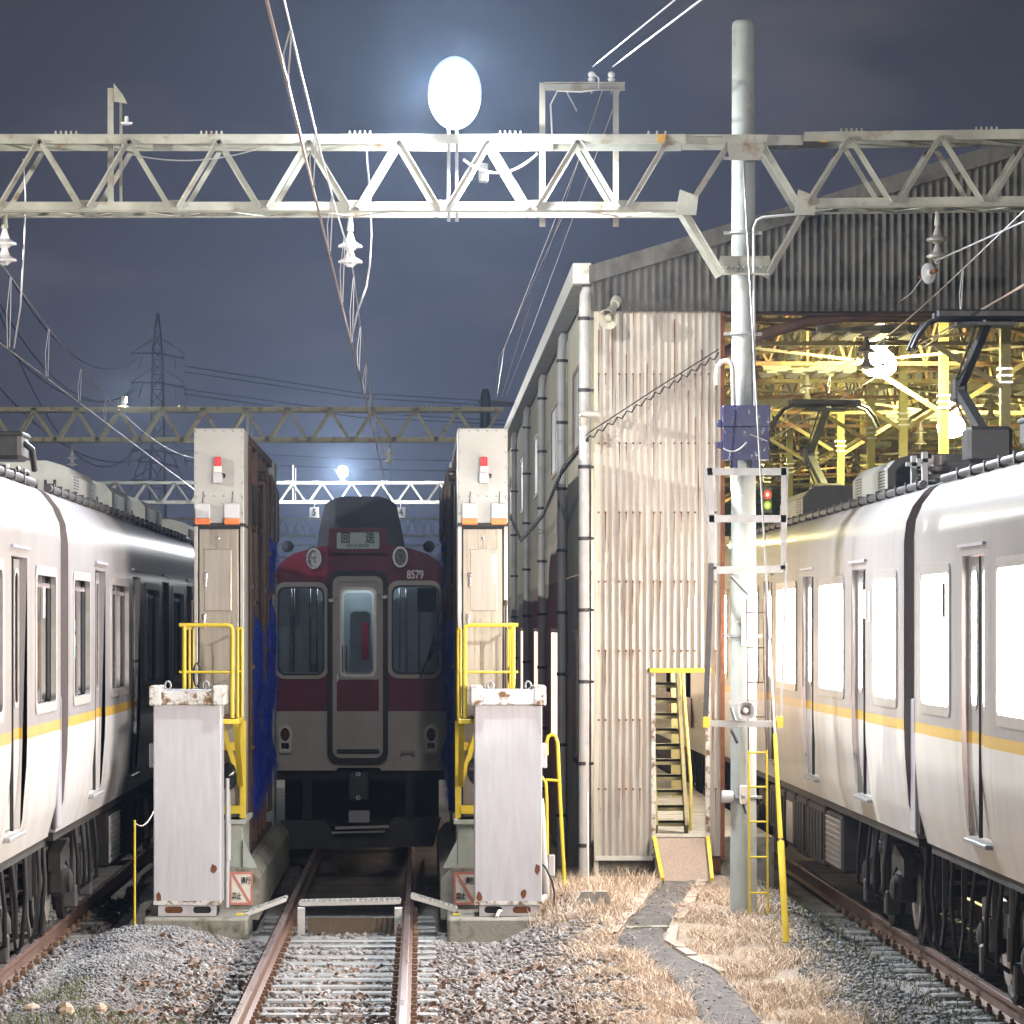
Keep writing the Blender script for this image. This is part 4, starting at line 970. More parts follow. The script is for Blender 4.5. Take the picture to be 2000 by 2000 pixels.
for y in (31.5, 32.2): m.lathe([(.06,0),(.10,.02),(.10,.05),(.06,.06),(.10,.08),(.10,.11),(.06,.12),(.06,.20)], (XR-.66, y, 3.66), 'z', 14)
m.build('post_insulator', 'porcelain_brown', rt2, 40)
m = MB()
for y in (31.4, 32.1): m.box(XR-.80, XR-.76, y, y+.1, 3.62, 3.88); m.box(XR-.84, XR-.72, y, y+.08, 3.80, 3.83)
m.build('insulator_bracket', 'galvanised', rt2)
roof_box(rt1, XR, 29.5, XR-.10, 3.72, .2); roof_box(rt1, XR, 28.2, XR+.2, 3.72, .22)

# maroon and cream carriage farther inside the shed on the right track
t = thing('train_carriage', 'cream and maroon carriage seen through the shed door behind the stairs', 'train', (XR, 62, 0))
m = car_side(XR, -1, 52.6, 72.6, []); m.build('body_side', 'cream', t, 35)
m = MB(); m.box(XR-.99, XR-.984, 52.6, 72.6, 1.60, 1.98); m.build('waist_band', 'maroon', t)
for y in (56, 60.5, 65, 69.5):
    m = MB(); m.box(XR-.99, XR-.975, y-.5, y+.5, 1.2, 3.0); d = m.build('door', 'maroon', t)
    m = MB(); m.add([(XR-.994,y-.3,2.0),(XR-.994,y+.3,2.0),(XR-.994,y+.3,2.8),(XR-.994,y-.3,2.8)], [(0,1,2,3)]); m.build('pane', 'train_light', d)
m = MB(); m.box(XR-.95, XR+.95, 52.6, 72.6, .9, 3.7); m.build('body_core', 'cream', t)
bogie(t, XR, 56, -1); bogie(t, XR, 69, -1)
m = MB(); m.box(XR-.85, XR-.3, 58.5, 66, .35, .9, .02); m.build('equipment_box', 'underframe', t)

# ------------------------------------------------------------------ maroon train in the washing bay
YT = 47.4; TX = -.69; sT = F/YT
fx = lambda u: (u-VX)/sT
fz = lambda v: CH+(VZ-v)/sT
t = thing('commuter_train', 'dark maroon and cream commuter train facing the camera in the washing bay', 'train', (TX, YT+10, 0))
HW = 1.03
arch = [(TX-HW,.91),(TX-HW,2.95),(TX-HW+.03,3.14),(TX-HW+.12,3.29),(TX-HW+.27,3.39),(TX-.55,3.455),(TX-.25,3.50),(TX,3.51)]
arch = arch+[(2*TX-x, z) for x, z in arch[::-1][1:]]
def rect(u0, u1, v0, v1, r): return rr((fx(u0)+fx(u1))/2, (fz(v0)+fz(v1))/2, abs(fx(u1)-fx(u0)), abs(fz(v1)-fz(v0)), r)
WL, WR, DR = rect(543,633,1147,1318,.09), rect(766,857,1144,1316,.09), rect(645,753,1119,1484,.08)
zmc = fz(1389)
up = [p for p in arch if p[1] > zmc]; upper = [(TX-HW, zmc)]+up+[(TX+HW, zmc)]
lower = [(TX-HW,.91),(TX-HW,zmc),(TX+HW,zmc),(TX+HW,.91),(fx(745),.91),(fx(741),fz(1499)),(fx(660),fz(1499)),(fx(656),.91)]
dU = [(fx(645), zmc)]+[p for p in DR[:12] if p[1] > zmc][::-1]+[(fx(753), zmc)]
def clip_hi(poly, z): return [(x, max(y, z)) for x, y in poly]
m = MB(); m.plate(upper, [WL, WR, rect(660,738,1140,1330,.05)], YT, YT+.06); fr = m.build('front_panel', 'maroon', t, 30)
m = MB(); m.plate(lower, [], YT, YT+.06); m.build('lower_front_panel', 'cream', t, 30)
for W, (a, b, c, d) in ((WL, (536,641,1137,1326)), (WR, (757,862,1134,1325))):
    m = MB(); m.plate(rect(a,b,c,d,.12), [W], YT-.012, YT+.004); s = m.build('window_surround', 'cream', t, 30)
    g = MB(); xs_ = [p[0] for p in W]; zs_ = [p[1] for p in W]; g.box(min(xs_)-.01, max(xs_)+.01, YT+.03, YT+.036, min(zs_)-.01, max(zs_)+.01); g.build('pane', 'clear_glass', s)
    g = MB(); cx, cz = (min(xs_)+max(xs_))/2, (min(zs_)+max(zs_))/2; wx, wz = max(xs_)-min(xs_), max(zs_)-min(zs_)
    g.plate(rr(cx, cz, wx+.012, wz+.012, .09), [rr(cx, cz, wx-.03, wz-.03, .08)], YT-.018, YT+.02); g.build('gasket', 'rubber', s, 30)
# centre door and its gangway frame
m = MB(); m.plate(rect(640,758,1115,1490,.12), [rect(650,748,1125,1480,.09)], YT-.07, YT+.01); gf_ = m.build('gangway_frame', 'rubber', t, 30)
m = MB(); m.plate(rect(649,749,1124,1481,.09), [rect(658,740,1136,1468,.06)], YT-.055, YT-.02); m.build('gangway_lip', 'cream', gf_, 30)
zd = fz(1389)
dw_ = rect(668,731,1152,1318,.07)
m = MB(); m.plate([(fx(657),fz(1327)),(fx(741),fz(1327)),(fx(741),fz(1134)),(fx(657),fz(1134))], [dw_], YT-.03, YT-.005); dr = m.build('door', 'cream', t, 30)
m = MB(); m.box(fx(657), fx(741), YT-.03, YT-.004, zd, fz(1327)); m.build('door_band', 'maroon', dr)
m = MB(); m.box(fx(657), fx(741), YT-.03, YT-.004, fz(1470), zd); m.build('door_foot', 'cream', dr)
m = MB(); m.plate(rect(672,727,1158,1312,.05), [], YT-.008, YT-.002); m.build('pane', 'clear_glass', dr)
m = MB(); m.plate(rect(664,735,1147,1323,.08), [rect(669,730,1153,1317,.07)], YT-.038, YT-.02); m.build('gasket', 'alu', dr, 30)
for u in (669, 677):
    m = MB(); m.tube([(fx(u), YT-.05, fz(1260)), (fx(u), YT-.05, fz(1313))], .006, 6); m.build('handrail', 'chrome', dr, 50)
m = MB(); m.plate(ell(fx(659.5), fz(1324), .010, .045, 12), [], YT-.05, YT-.03); m.build('handle', 'chrome', dr)
m = MB(); m.box(fx(658), fx(741), YT-.10, YT-.02, fz(1470), fz(1463), .01); m.build('door_sill', 'steel_dark', dr)
for u, v, k in ((648,1172,1), (750,1165,-1)):
    m = MB(); m.box(fx(u)-.04, fx(u)+.04, YT-.10, YT-.06, fz(v+5), fz(v-3), .01); m.tube([(fx(u), YT-.10, fz(v)), (fx(u+k*12), YT-.11, fz(v-8))], .008, 6); m.build('hinge', 'alu', gf_)
# roof sign, hump, lamps, number
m = MB(); m.plate([(fx(617),fz(1075)),(fx(622),fz(1040)),(fx(634),fz(985)),(fx(645),fz(976)),(fx(668),fz(969)),(fx(740),fz(969)),(fx(762),fz(976)),(fx(774),fz(985)),(fx(786),fz(1040)),(fx(791),fz(1075))], [], YT+.10, YT+3.2); m.build('roof_hump', 'roof_navy', t, 30)
m = MB(); m.plate(rect(643,757,1032,1081,.03), [rect(658,741,1040,1072,.02)], YT-.10, YT+.12); sb = m.build('destination_box', 'maroon', t, 30)
m = MB(); m.box(fx(656), fx(743), YT-.07, YT-.05, fz(1074), fz(1038)); m.build('display', 'blind_light', sb)
text('回', .135, (fx(675), YT-.076, fz(1052)), FACE, 'ink', sb, .78, 'lettering', .004); text('送', .135, (fx(723), YT-.076, fz(1052)), FACE, 'ink', sb, .78, 'lettering', .004)
text('NOT IN SERVICE', .052, (fx(699), YT-.076, fz(1066.5)), FACE, 'ink', sb, .66, 'lettering', .001)
text('8579', .135, (fx(811), YT-.004, fz(1123)), FACE, 'silver_ink', t, .72, 'fleet_number', .004)
for u, v in ((613,1091), (782,1088)):
    m = MB(); m.plate(ell(fx(u), fz(v), .088, .122, 24), [ell(fx(u), fz(v), .066, .098, 24)], YT-.06, YT+.01); hl = m.build('headlight', 'chrome', t, 40)
    m = MB(); m.plate(ell(fx(u), fz(v), .098, .136, 24), [ell(fx(u), fz(v), .084, .118, 24)], YT-.03, YT+.01); m.build('bezel', 'rubber', hl, 40)
    m = MB(); 
    for r_, d_ in ((1,0),): m.plate(ell(fx(u), fz(v), .068, .10, 24), [], YT-.03, YT-.02)
    m.build('lens', 'lens_glass', hl)
    m = MB()
    for k in range(9):
        a = k*.7; m.lathe([(.016,0),(.010,-.012),(.002,-.016)], (fx(u)+.034*math.cos(a)*(k%3)/1.4, YT-.03, fz(v)+.05*math.sin(a)*(k%3)/1.4), 'y', 8)
    m.build('reflector', 'chrome', hl)
for u in (557, 842):
    c = fz(1436); m = MB(); x = fx(u)
    out = [(x+.082*math.cos(math.radians(a)), c+.02+.105*math.sin(math.radians(a))) for a in range(0, 181, 15)]+[(x-.062, c-.20), (x+.062, c-.20)]
    m.plate(out, [], YT-.05, YT+.005); mk = m.build('tail_lamp', 'alu', t, 30)
    m = MB(); m.lathe([(.056,0),(.05,-.02),(.03,-.032),(.002,-.036)], (x, YT-.05, c+.01), 'y', 18); 
    m.v = [(x+(vx-x)*.95, vy, c+.01+(vz-c-.01)*1.35) for vx, vy, vz in m.v]; m.build('lens', 'lamp_amber', mk, 60)
    m = MB(); m.box(x-.045, x+.045, YT-.054, YT-.04, c-.155, c-.085, .005); m.build('marker', 'dark_glass', mk)
m = MB(); m.tube([(fx(783), YT-.05, fz(1475)), (fx(786), YT-.09, fz(1466)), (fx(806), YT-.09, fz(1466)), (fx(809), YT-.05, fz(1475))], .012, 6); m.build('step_rail', 'cream', t, 50)
m = MB(); m.tube([(fx(820), YT-.05, fz(1323)), (fx(836), YT-.05, fz(1285)), (fx(848), YT-.04, fz(1245))], .011, 6); m.bar((fx(838), YT-.05, fz(1290)), (fx(851), YT-.05, fz(1255)), .02, .03); m.build('wiper', 'black', t, 50)
for u in (561, 838):
    m = MB(); m.lathe([(.0,-.06),(.06,-.03),(.07,0),(.05,.05)], (fx(u), YT+.15, fz(1067)), 'y', 12); m.build('roof_vent', 'roof_navy', t, 50)
# body shell, coupler, skirt and bogie
m = MB(); k = len(arch)
for y in (YT+.055, YT+19): 
    for x, z in arch: m.v.append((x, y, z))
m.f = [(i, i+1, k+i+1, k+i) for i in range(k-1)]; m.build('body', 'maroon', t, 40)
m = MB(); m.plate([p for p in arch], [], YT+18.9, YT+19); m.build('end_wall', 'car_end', t)
m = MB(); m.box(TX-.97, TX+.97, YT+.1, YT+18.8, .80, .95); m.build('floor', 'underframe', t)
m = MB(); m.plate([(fx(545),fz(1603)),(fx(632),fz(1603)),(fx(652),fz(1626)),(fx(750),fz(1626)),(fx(770),fz(1597)),(fx(862),fz(1597)),(fx(846),fz(1654)),(fx(562),fz(1660))], [], YT+.10, YT+.14); m.build('skirt', 'steel_dark', t)
m = MB(); m.box(fx(680), fx(721), YT-.12, YT+.25, fz(1562), fz(1508), .02); cpl = m.build('coupler', 'steel_dark', t)
for v in (1511, 1557):
    m = MB(); m.lathe([(.026,-.02),(.026,-.01),(.017,-.01),(.017,-.02)], (fx(700), YT-.12, fz(v)), 'y', 14); m.build('coupler_pin', 'chrome', cpl, 50)
m = MB(); m.box(fx(681), fx(722), YT-.06, YT+.1, fz(1607), fz(1583), .01); m.build('hose_box', 'box_grey', t)
m = MB(); m.bar((fx(655), YT-.02, fz(1617)), (fx(760), YT-.02, fz(1614)), .03, .03); m.bar((fx(648), YT, fz(1626)), (fx(752), YT, fz(1624)), .03, .02); m.build('hose_rail', 'alu', t)
for u in (600, 800): 
    m = MB(); m.box(fx(u)-.05, fx(u)+.05, YT+.05, YT+.15, fz(1600), fz(1506)); m.build('skirt_bracket', 'underframe', t)
bogie(t, TX, YT+2.6, 1)
m = MB(); m.box(TX-.9, TX+.9, YT+1.1, YT+1.3, .22, .85); m.build('gap_block', 'underframe', t)  # full-width plate added to block the bright gap under the train
m = MB(); m.box(TX-.85, TX+.85, YT+5, YT+16, .30, .82, .02); m.build('equipment_box', 'underframe', t)  # full-width box, also added to keep the underside dark
# fill lights added in the cab and saloon so the interior shows
m = MB(); m.box(TX-.3, TX+.3, YT+.9, YT+1.1, 3.20, 3.22); cl = m.build('cab_fill_lamp', 'blind_light', t); 
def train_point(loc, p_):
    ld = bpy.data.lights.new('cab_fill_light', 'POINT'); ld.energy = p_; ld.color = (.85,.95,1.0); ld.shadow_soft_size = .1
    o = bpy.data.objects.new('cab_fill_light', ld); COL.objects.link(o); o.location = loc; o.parent = t; o.matrix_parent_inverse = Matrix.Translation(-Vector(t.location))
train_point((TX, YT+.95, 3.05), 9); train_point((TX, YT+4.5, 3.0), 70)
# driver's cab
m = MB(); m.plate([(TX-.98,1.0),(TX-.98,3.2),(TX+.98,3.2),(TX+.98,1.0)], [rr(fx(608), fz(1235), .32, .72, .06), rr(fx(800), fz(1235), .40, .80, .05), rr(fx(700), fz(1270), .24, .9, .06)], YT+1.4, YT+1.45); cb = m.build('cab_bulkhead', 'interior_cab', t)
m = MB()
for x in (-1.52, -1.49, -1.30, -1.22, -1.14, -.25, -.17, -.02): m.tube([(x, YT+1.30, 1.7), (x, YT+1.30, 3.0)], .012, 8)
m.build('grab_pole', 'chrome', cb, 50)
m = MB(); m.box(TX-.95, TX-.3, YT+.3, YT+.9, 1.0, 2.02, .02); m.box(TX+.35, TX+.95, YT+.15, YT+.7, 1.0, 2.0, .02); m.build('desk', 'interior_cab', t)
m = MB(); m.plate([(TX-.98,1.0),(TX-.98,3.2),(TX+.98,3.2),(TX+.98,1.0)], [], YT+9, YT+9.05); m.build('saloon_end', 'interior_cab', t)
m = MB(); m.box(fx(702), fx(717), YT+1.5, YT+1.52, fz(1290), fz(1215)); m.build('door_curtain', 'seat_red', t)
m = MB(); m.box(fx(815), fx(852), YT+.3, YT+.32, fz(1195), fz(1148)); m.build('sun_blind', 'roof_navy', t)
# ------------------------------------------------------------------ washing towers
def washing_tower(sd, label, lb_brush):
    X = lambda d: XC+.02+sd*d                      # distance from the track centre, mirrored
    YF, YB = 38.2, 46.3; t = thing('washing_tower', label, 'washing machine', (X(1.2), YF, 0))
    o, i_ = 1.445, .985                            # outer and inner faces
    def B(name, mat, d0, d1, y0, y1, z0, z1, c=0, par=t):
        m = MB(); m.box(X(d0), X(d1), y0, y1, z0, z1, c); return m.build(name, mat, par)
    B('upper_cover', 'tower_panel', i_, o, YF, YF+1.0, 3.505, 4.385, .008)
    m = MB()                                        # screw heads round the cover
    for k in range(6): m.lathe([(.010,0),(.010,-.008),(.004,-.012)], (X(lerp(i_+.02, o-.02, k/5)), YF, 4.36), 'y', 6); m.lathe([(.009,0),(.009,-.008),(.004,-.012)], (X(lerp(i_+.02, o-.02, k/5)), YF, 3.76), 'y', 6)
    for k in range(6):
        for d in (i_+.015, o-.015): m.lathe([(.009,0),(.009,-.008),(.004,-.012)], (X(d), YF, lerp(3.6, 4.3, k/5)), 'y', 6)
    m.build('screws', 'galvanised', t, kind='stuff')
    B('dark_joint', 'black', i_, o+.004, YF-.02, YF+.5, 3.480, 3.506)
    B('door_post', 'tower_panel', o-.035, o, YF, YF+1.0, .8, 3.48, .004); B('door_post', 'tower_panel', i_, i_+.035, YF, YF+1.0, .8, 3.48, .004)
    B('tower_core', 'black', i_+.036, o-.036, YF+.03, YF+.9, .8, 3.48)
    dr = B('door', 'stainless_door', i_+.05, o-.05, YF+.002, YF+.03, 1.74, 3.455, .004)
    hp = B('hatch', 'stainless', i_+.115, o-.095, YF-.012, YF, 2.70, 3.27, .004, dr)
    m = MB(); m.lathe([(.014,0),(.014,-.02),(.004,-.025)], (X(1.22), YF, 3.37), 'y', 10); m.build('lock', 'chrome', dr, 40)
    for dx, z in ((-.12,3.02),(-.135,2.64)):
        x = X(1.215)+dx*1.0; m = MB(); m.box(x-.016, x+.016, YF-.045, YF-.012, z-.02, z+.035, .008); m.box(x-.009, x+.009, YF-.05, YF-.035, z-.10, z, .004); m.build('handle', 'chrome', dr)
    if sd > 0:
        m = MB()
        for k in range(3): m.box(X(1.30)+k*.018, X(1.30)+k*.018+.012, YF-.014, YF-.0125, 3.03-(.04*k if k else 0), 3.22)
        m.build('tape_mark', 'sign_white', hp)
    B('kick_panel', 'stainless', i_+.05, o-.05, YF+.001, YF+.03, .8, 1.735, .004)
    # beacon and the two signal boxes
    bx = B('beacon_bracket', 'box_grey', 1.225-.042, 1.225+.042, YF-.07, YF, 3.875, 3.975, .006)
    x = X(1.225); m = MB(); m.lathe([(.038,0),(.038,.055)], (x, YF-.05, 3.975), 'z', 16); m.build('beacon_base', 'sign_white', bx, 40)
    m = MB(); m.lathe([(.034,.055),(.034,.135),(.028,.142),(.004,.145)], (x, YF-.05, 3.975), 'z', 16); m.build('beacon', 'beacon_red', bx, 40)
    m = MB(); m.tube([(x+.04, YF-.03, 3.96), (x+.065, YF-.04, 3.955), (x+.06, YF-.02, 3.93)], .010, 7); m.build('cable_gland', 'black', bx, 50)
    for d in (1.095, 1.365):
        b = B('signal_box', 'box_grey', d-.07, d+.07, YF-.06, YF, 3.55, 3.69, .008); B('orange_band', 'orange', d-.071, d+.071, YF-.062, YF, 3.495, 3.55, .006, b)
        m = MB(); m.tube([(X(d), YF-.01, 3.69), (X(d)+.006, YF-.006, 3.80)], .004, 5); m.build('cable', 'black_wire', b)
    # long frame behind, with pipes
    B('top_rail', 'rust_frame', i_, i_+.10, YF+1.0, YB, 4.30, 4.375); B('mid_rail', 'rust_frame', i_+.01, i_+.09, YF+1.0, YB, 3.50, 3.60); B('foot_rail', 'rust_frame', i_, i_+.1, YF+1.0, YB, .30, .42)
    B('outer_sheet', 'tower_panel', o-.03, o, YF+1.0, YB, .6, 4.36)
    B('roof_sheet', 'tower_panel', i_+.10, o-.03, YF+1.0, YB, 4.33, 4.36)
    for y in (39.25, 39.9, 41.3, 42.5, 43.7): B('frame_post', 'rust_frame', i_, i_+.08, y, y+.09, .40, 4.30)
    B('corner_post', 'rust_frame', i_-.004, i_+.05, YF+.9, YF+1.02, .6, 4.3)
    B('inner_sheet', 'rust_frame', i_+.004, i_+.02, 39.35, 39.85, 2.9, 4.25); B('back_sheet', 'platform_grey', i_-.02, o, YB-.9, YB, .3, 4.36)
    B('motor_box', 'pipe_brown', i_-.03, i_+.15, 42.6, 43.3, 3.3, 3.9, .02); B('motor_box', 'black', i_-.01, i_+.2, 40.2, 41.1, 3.55, 3.95, .02)
    for k, (y, z0, z1, dd) in enumerate(((39.6,1.0,3.5,.0),(40.5,.6,3.4,.02),(41.9,2.0,4.0,-.04),(42.3,2.6,4.15,-.06),(43.2,2.9,4.1,-.07),(44.2,.6,4.0,-.02))):
        m = MB(); x = X(i_+dd); m.tube([(X(i_+.2), y, z1), (x, y, z1), (x, y, z1-.1), (x, y, z0), (X(i_+.15), y, z0-.05)], .04 if k in (2, 4) else .028, 8)
        for q in range(3): m.lathe([(.055,0),(.055,.04)], (x, y, lerp(z0, z1-.2, (q+.5)/3)), 'z', 8)
        m.build('water_pipe', 'pipe_brown', t, 40)
    m = MB(); m.tube([(X(i_), 43.4, 4.0), (X(i_-.10), 43.4, 4.0), (X(i_-.12), 43.4, 3.95), (X(i_-.12), 43.4, 3.45), (X(i_-.08), 43.4, 3.40), (X(i_), 43.4, 3.4)], .028, 8); m.build('water_pipe', 'steel_dark', t, 50)
    # brushes
    for bi, (yb, z0, z1, r0, ph) in enumerate(((40.6, .80, 2.75, .14, .3), (43.2, .95, 3.62, .18, 1.7))):
        m = MB(); n = 40; zs = np.linspace(z0, z1, 44); cx = X(i_+.05); prof = []
        for z in zs:
            tt = (z-z0)/(z1-z0); r = r0*(.75+.38*abs(math.sin(tt*6.2+ph))+.08*math.sin(tt*23))*min(1, .45+tt*6, .25+(1-tt)*9)
            prof.append(r)
        for k, z in enumerate(zs):
            for j in range(n):
                a = 6.283*j/n; rj = prof[k]*.82*(1+.13*noise.noise((math.cos(a)*3, math.sin(a)*3, z*7+bi*9))+.05*(j % 2)); m.v.append((cx+rj*math.cos(a), yb+rj*math.sin(a), z))
        m.f = [(k*n+j, k*n+(j+1)%n, (k+1)*n+(j+1)%n, (k+1)*n+j) for k in range(len(zs)-1) for j in range(n)]
        br = m.build('brush', 'brush_blue', t)
        nb = 7000; V = np.zeros((nb,3,3)); ki = RNG.integers(0, len(zs), nb); aa = RNG.random(nb)*6.283; rb = np.array(prof)[ki]
        dirv = np.stack([np.cos(aa), np.sin(aa)],1); zz = zs[ki]
        V[:,0,:2] = dirv*(rb*.6)[:,None]; V[:,1,:2] = V[:,0,:2]+np.stack([-dirv[:,1], dirv[:,0]],1)*.009; V[:,2,:2] = dirv*(rb*1.05+.02+.05*RNG.random(nb))[:,None]
        V[:,0,2] = V[:,1,2] = zz; V[:,2,2] = zz-.05-.14*RNG.random(nb); V[:,:,0] += cx; V[:,:,1] += yb
        link('bristles', bulk('bristles', V.reshape(-1,3), np.arange(nb*3).reshape(-1,3), 'bristle_blue'), br, kind='stuff')
    # plinth
    B('base_cabinet', 'platform_grey', i_-.01, o, 37.75, YF+1.0, .36, .80, .01); B('base_flange', 'platform_grey', i_-.04, o+.02, 37.7, YF+1.0, .76, .80)
    m = MB(); m.add([(X(i_-.01), 37.72, .62), (X(i_-.01), 37.72, .36), (X(i_-.14), 37.72, .36), (X(i_-.01), 37.80, .62), (X(i_-.01), 37.80, .36), (X(i_-.14), 37.80, .36)], [(0,1,2),(3,5,4),(0,2,5,3),(1,4,5,2),(0,3,4,1)]); m.build('rib', 'platform_grey', t)
    m = MB(); m.plate([(X(i_-.16),-.1),(X(i_-.16),.26),(X(i_-.06),.37),(X(i_+.30),.37),(X(i_+.30),-.1)], [], 37.6, 46.4); m.build('concrete_block', 'concrete', t)
    return t
tl = washing_tower(-1, 'left steel washing tower with red beacon and blue brushes', '')
tr = washing_tower(1, 'right steel washing tower with red beacon beside the shed', '')
for sd, lab in ((-1, 'concrete slab under the left washing tower and cabinet'), (1, 'concrete slab under the right washing tower and cabinet')):
    X = lambda d: XC+.02+sd*d; m = MB(); m.box(X(.88), X(1.80), 36.42, 37.58, -.25, -.005, .02); m.box(X(1.15), X(1.85), 37.58, 46.5, -.25, -.009, .0); m.build('concrete_slab', 'concrete', None, kind='structure')
    for k, (yy, dd) in enumerate(((36.75, .93), (37.2, .95))):
        m = MB(); m.box(X(dd), X(dd+.07), yy, yy+.25, -.004, .0005); m.build('yellow_mark', 'yellow', None, kind='structure') if k == 0 else None

# ------------------------------------------------------------------ yellow service platforms
def service_platform(sd, label):
    X = lambda d: XC+.02+sd*d; t = thing('service_platform', label, 'platform', (X(1.25), 37.6, .8), 'yellow service platforms on the washing towers')
    y0, y1 = 36.95, 38.12; zt, zp = 2.57, 1.74; di, do = 1.04, 1.47
    m = MB(); m.box(X(di-.06), X(do+.04), y0+.1, y1, zp-.055, zp-.01, .004); m.build('deck_edge', 'yellow', t)
    m = MB()
    for k in range(24): m.box(X(di-.03), X(do), lerp(y0+.13, y1-.03, k/23)-.006, lerp(y0+.13, y1-.03, k/23)+.006, zp-.01, zp+.012)
    m.build('deck_grating', 'rust_frame', t)
    r = .019
    m = MB(); m.tube([(X(di), y0+.12, zp), (X(di), y0+.12, zt-.04), (X(di+.012), y0+.12, zt-.012), (X(di+.04), y0+.12, zt), (X(do+.045), y0+.12, zt)], r, 10); m.build('front_rail', 'yellow', t, 50)
    for d in (do,): 
        m = MB(); m.tube([(X(d), y0+.12, zp), (X(d), y0+.12, zt)], r, 10); m.build('rail_post', 'yellow', t, 50)
    m = MB(); m.tube([(X(di), y0+.12, 2.15), (X(do+.045), y0+.12, 2.15)], .012, 8); m.build('mid_rail', 'yellow', t, 50)
    for k, (d, dy) in enumerate(((di-.04, 0), (di-.055, .5), (do-.01, .45), (do-.02, .9))):
        m = MB(); m.tube([(X(d), y0+.3+dy, zp), (X(d), y0+.3+dy, zt-.03)], .014, 8); m.build('rail_post', 'yellow', t, 50)
    for d in (di-.045, do+.0):
        m = MB(); m.tube([(X(d), y0+.16, zt-.03), (X(d), y1, zt-.03)], .014, 8); m.tube([(X(d), y0+.16, 2.15), (X(d), y1, 2.15)], .010, 8); m.build('side_rail', 'yellow', t, 50)
    for d in (di-.03, do-.05):
        m = MB(); m.channel((X(d), y1-.06, .80), (X(d), y1-.06, zp-.05), .07, .05*sd, .008, (0,1,0)); m.build('leg', 'yellow', t)
        m = MB(); m.bar((X(d)-.0, y0+.2, zp-.06), (X(d)+.0, y1-.08, 1.1), .05, .035); m.build('knee_brace', 'yellow', t)
        m = MB(); m.bar((X(d)-sd*-.17, y1-.1, zp-.08), (X(d), y1-.1, 1.12), .045, .03, (0,1,0)); m.build('knee_brace', 'yellow', t)
    for z in (1.42, .84):
        m = MB(); m.box(X(di-.03), X(do-.02), y1-.10, y1-.03, z, z+.075); m.build('cross_member', 'yellow', t)
service_platform(-1, 'yellow railed platform on the left washing tower'); service_platform(1, 'yellow railed platform on the right washing tower')

# ------------------------------------------------------------------ white cabinets
def cabinet(sd, label, rustk):
    X = lambda d: XC+.02+sd*d; y0, y1 = 36.6, 37.2; a, b = 1.12, 1.715; xc = X((a+b)/2)
    t = thing('control_cabinet', label, 'cabinet', (xc, 36.9, 0))
    m = MB(); m.box(X(a), X(b), y0, y1, .107, 1.87, .008); m.build('body', 'white_cabinet', t)
    m = MB(); m.box(X(a)-.0, X(b), y0-.004, y0+.004, .10, .135); m.build('rusty_hem', 'rusty_white', t)
    m = MB(); m.box(X(a+.035), X(b-.035), y0-.03, y1+.03, 1.865, 1.985, .006); ld = m.build('lid', 'rusty_white', t)
    for d in (a-.005, b-.04):
        m = MB(); m.box(X(d-.03), X(d+.075), y0-.055, y1+.055, 1.86, 2.035, .01); m.build('lid_end', 'rusty_white', ld)
    m = MB(); m.box(X(a+.04), X(b-.04), y0-.02, y1+.02, 1.986, 2.0, .003); m.build('lid_top', 'white_cabinet', ld)
    for d in (a+.14, b-.12):
        m = MB(); c = (X(d), y0+.12, 2.035); m.tube([(c[0]+.026*math.cos(q), c[1], c[2]+.036*math.sin(q)) for q in np.linspace(-1.57, 4.72, 15)], .010, 7); m.build('lifting_eye', 'galvanised', ld, 60)
    # skid with two slots
    h = [rr(lerp(X(a), X(b), .28), .055, .16, .06, .028), rr(lerp(X(a), X(b), .70), .055, .16, .06, .028)]
    m = MB(); xs_ = sorted((X(a+.04), X(b-.04))); m.plate([(xs_[0],0),(xs_[1],0),(xs_[1],.108),(xs_[0],.108)], h, y0+.02, y0+.03); m.build('skid_plate', 'white_cabinet', t)
    m = MB(); m.box(xs_[0], xs_[1], y0+.10, y1-.02, .0, .107); m.build('skid_core', 'black', t)
    m = MB(); c = lerp(X(a), X(b), .70 if sd < 0 else .70); m.plate(rr(c, .055, .18, .075, .035), [], y0+.032, y0+.036); m.build('rust_grille', 'rust', t)
    rnd = random.Random(5+sd)
    for q in range(3 if sd > 0 else 2):
        m = MB(); x = X(lerp(a+.03, b-.03, (.02,.98,.75)[q] if sd > 0 else (.97,.06)[q])); z = (.17,.42,.2)[q]
        n = 12; m.plate([(x+.03*rnd.uniform(.6,1)*math.cos(6.283*i/n), z+.05*rnd.uniform(.6,1.1)*math.sin(6.283*i/n)) for i in range(n)], [], y0-.003, y0+.001); m.build('rust_patch', 'rust', t)
    m = MB(); m.box(X(b), X(b+.05), 36.8, 37.0, 1.30, 1.52, .008); m.build('side_box', 'pvc', t)
    return t
cabinet(-1, 'tall white steel cabinet with rusty lid on the left', 1)
cabinet(1, 'tall white steel cabinet with mossy lid on the right beside the shed', 2)

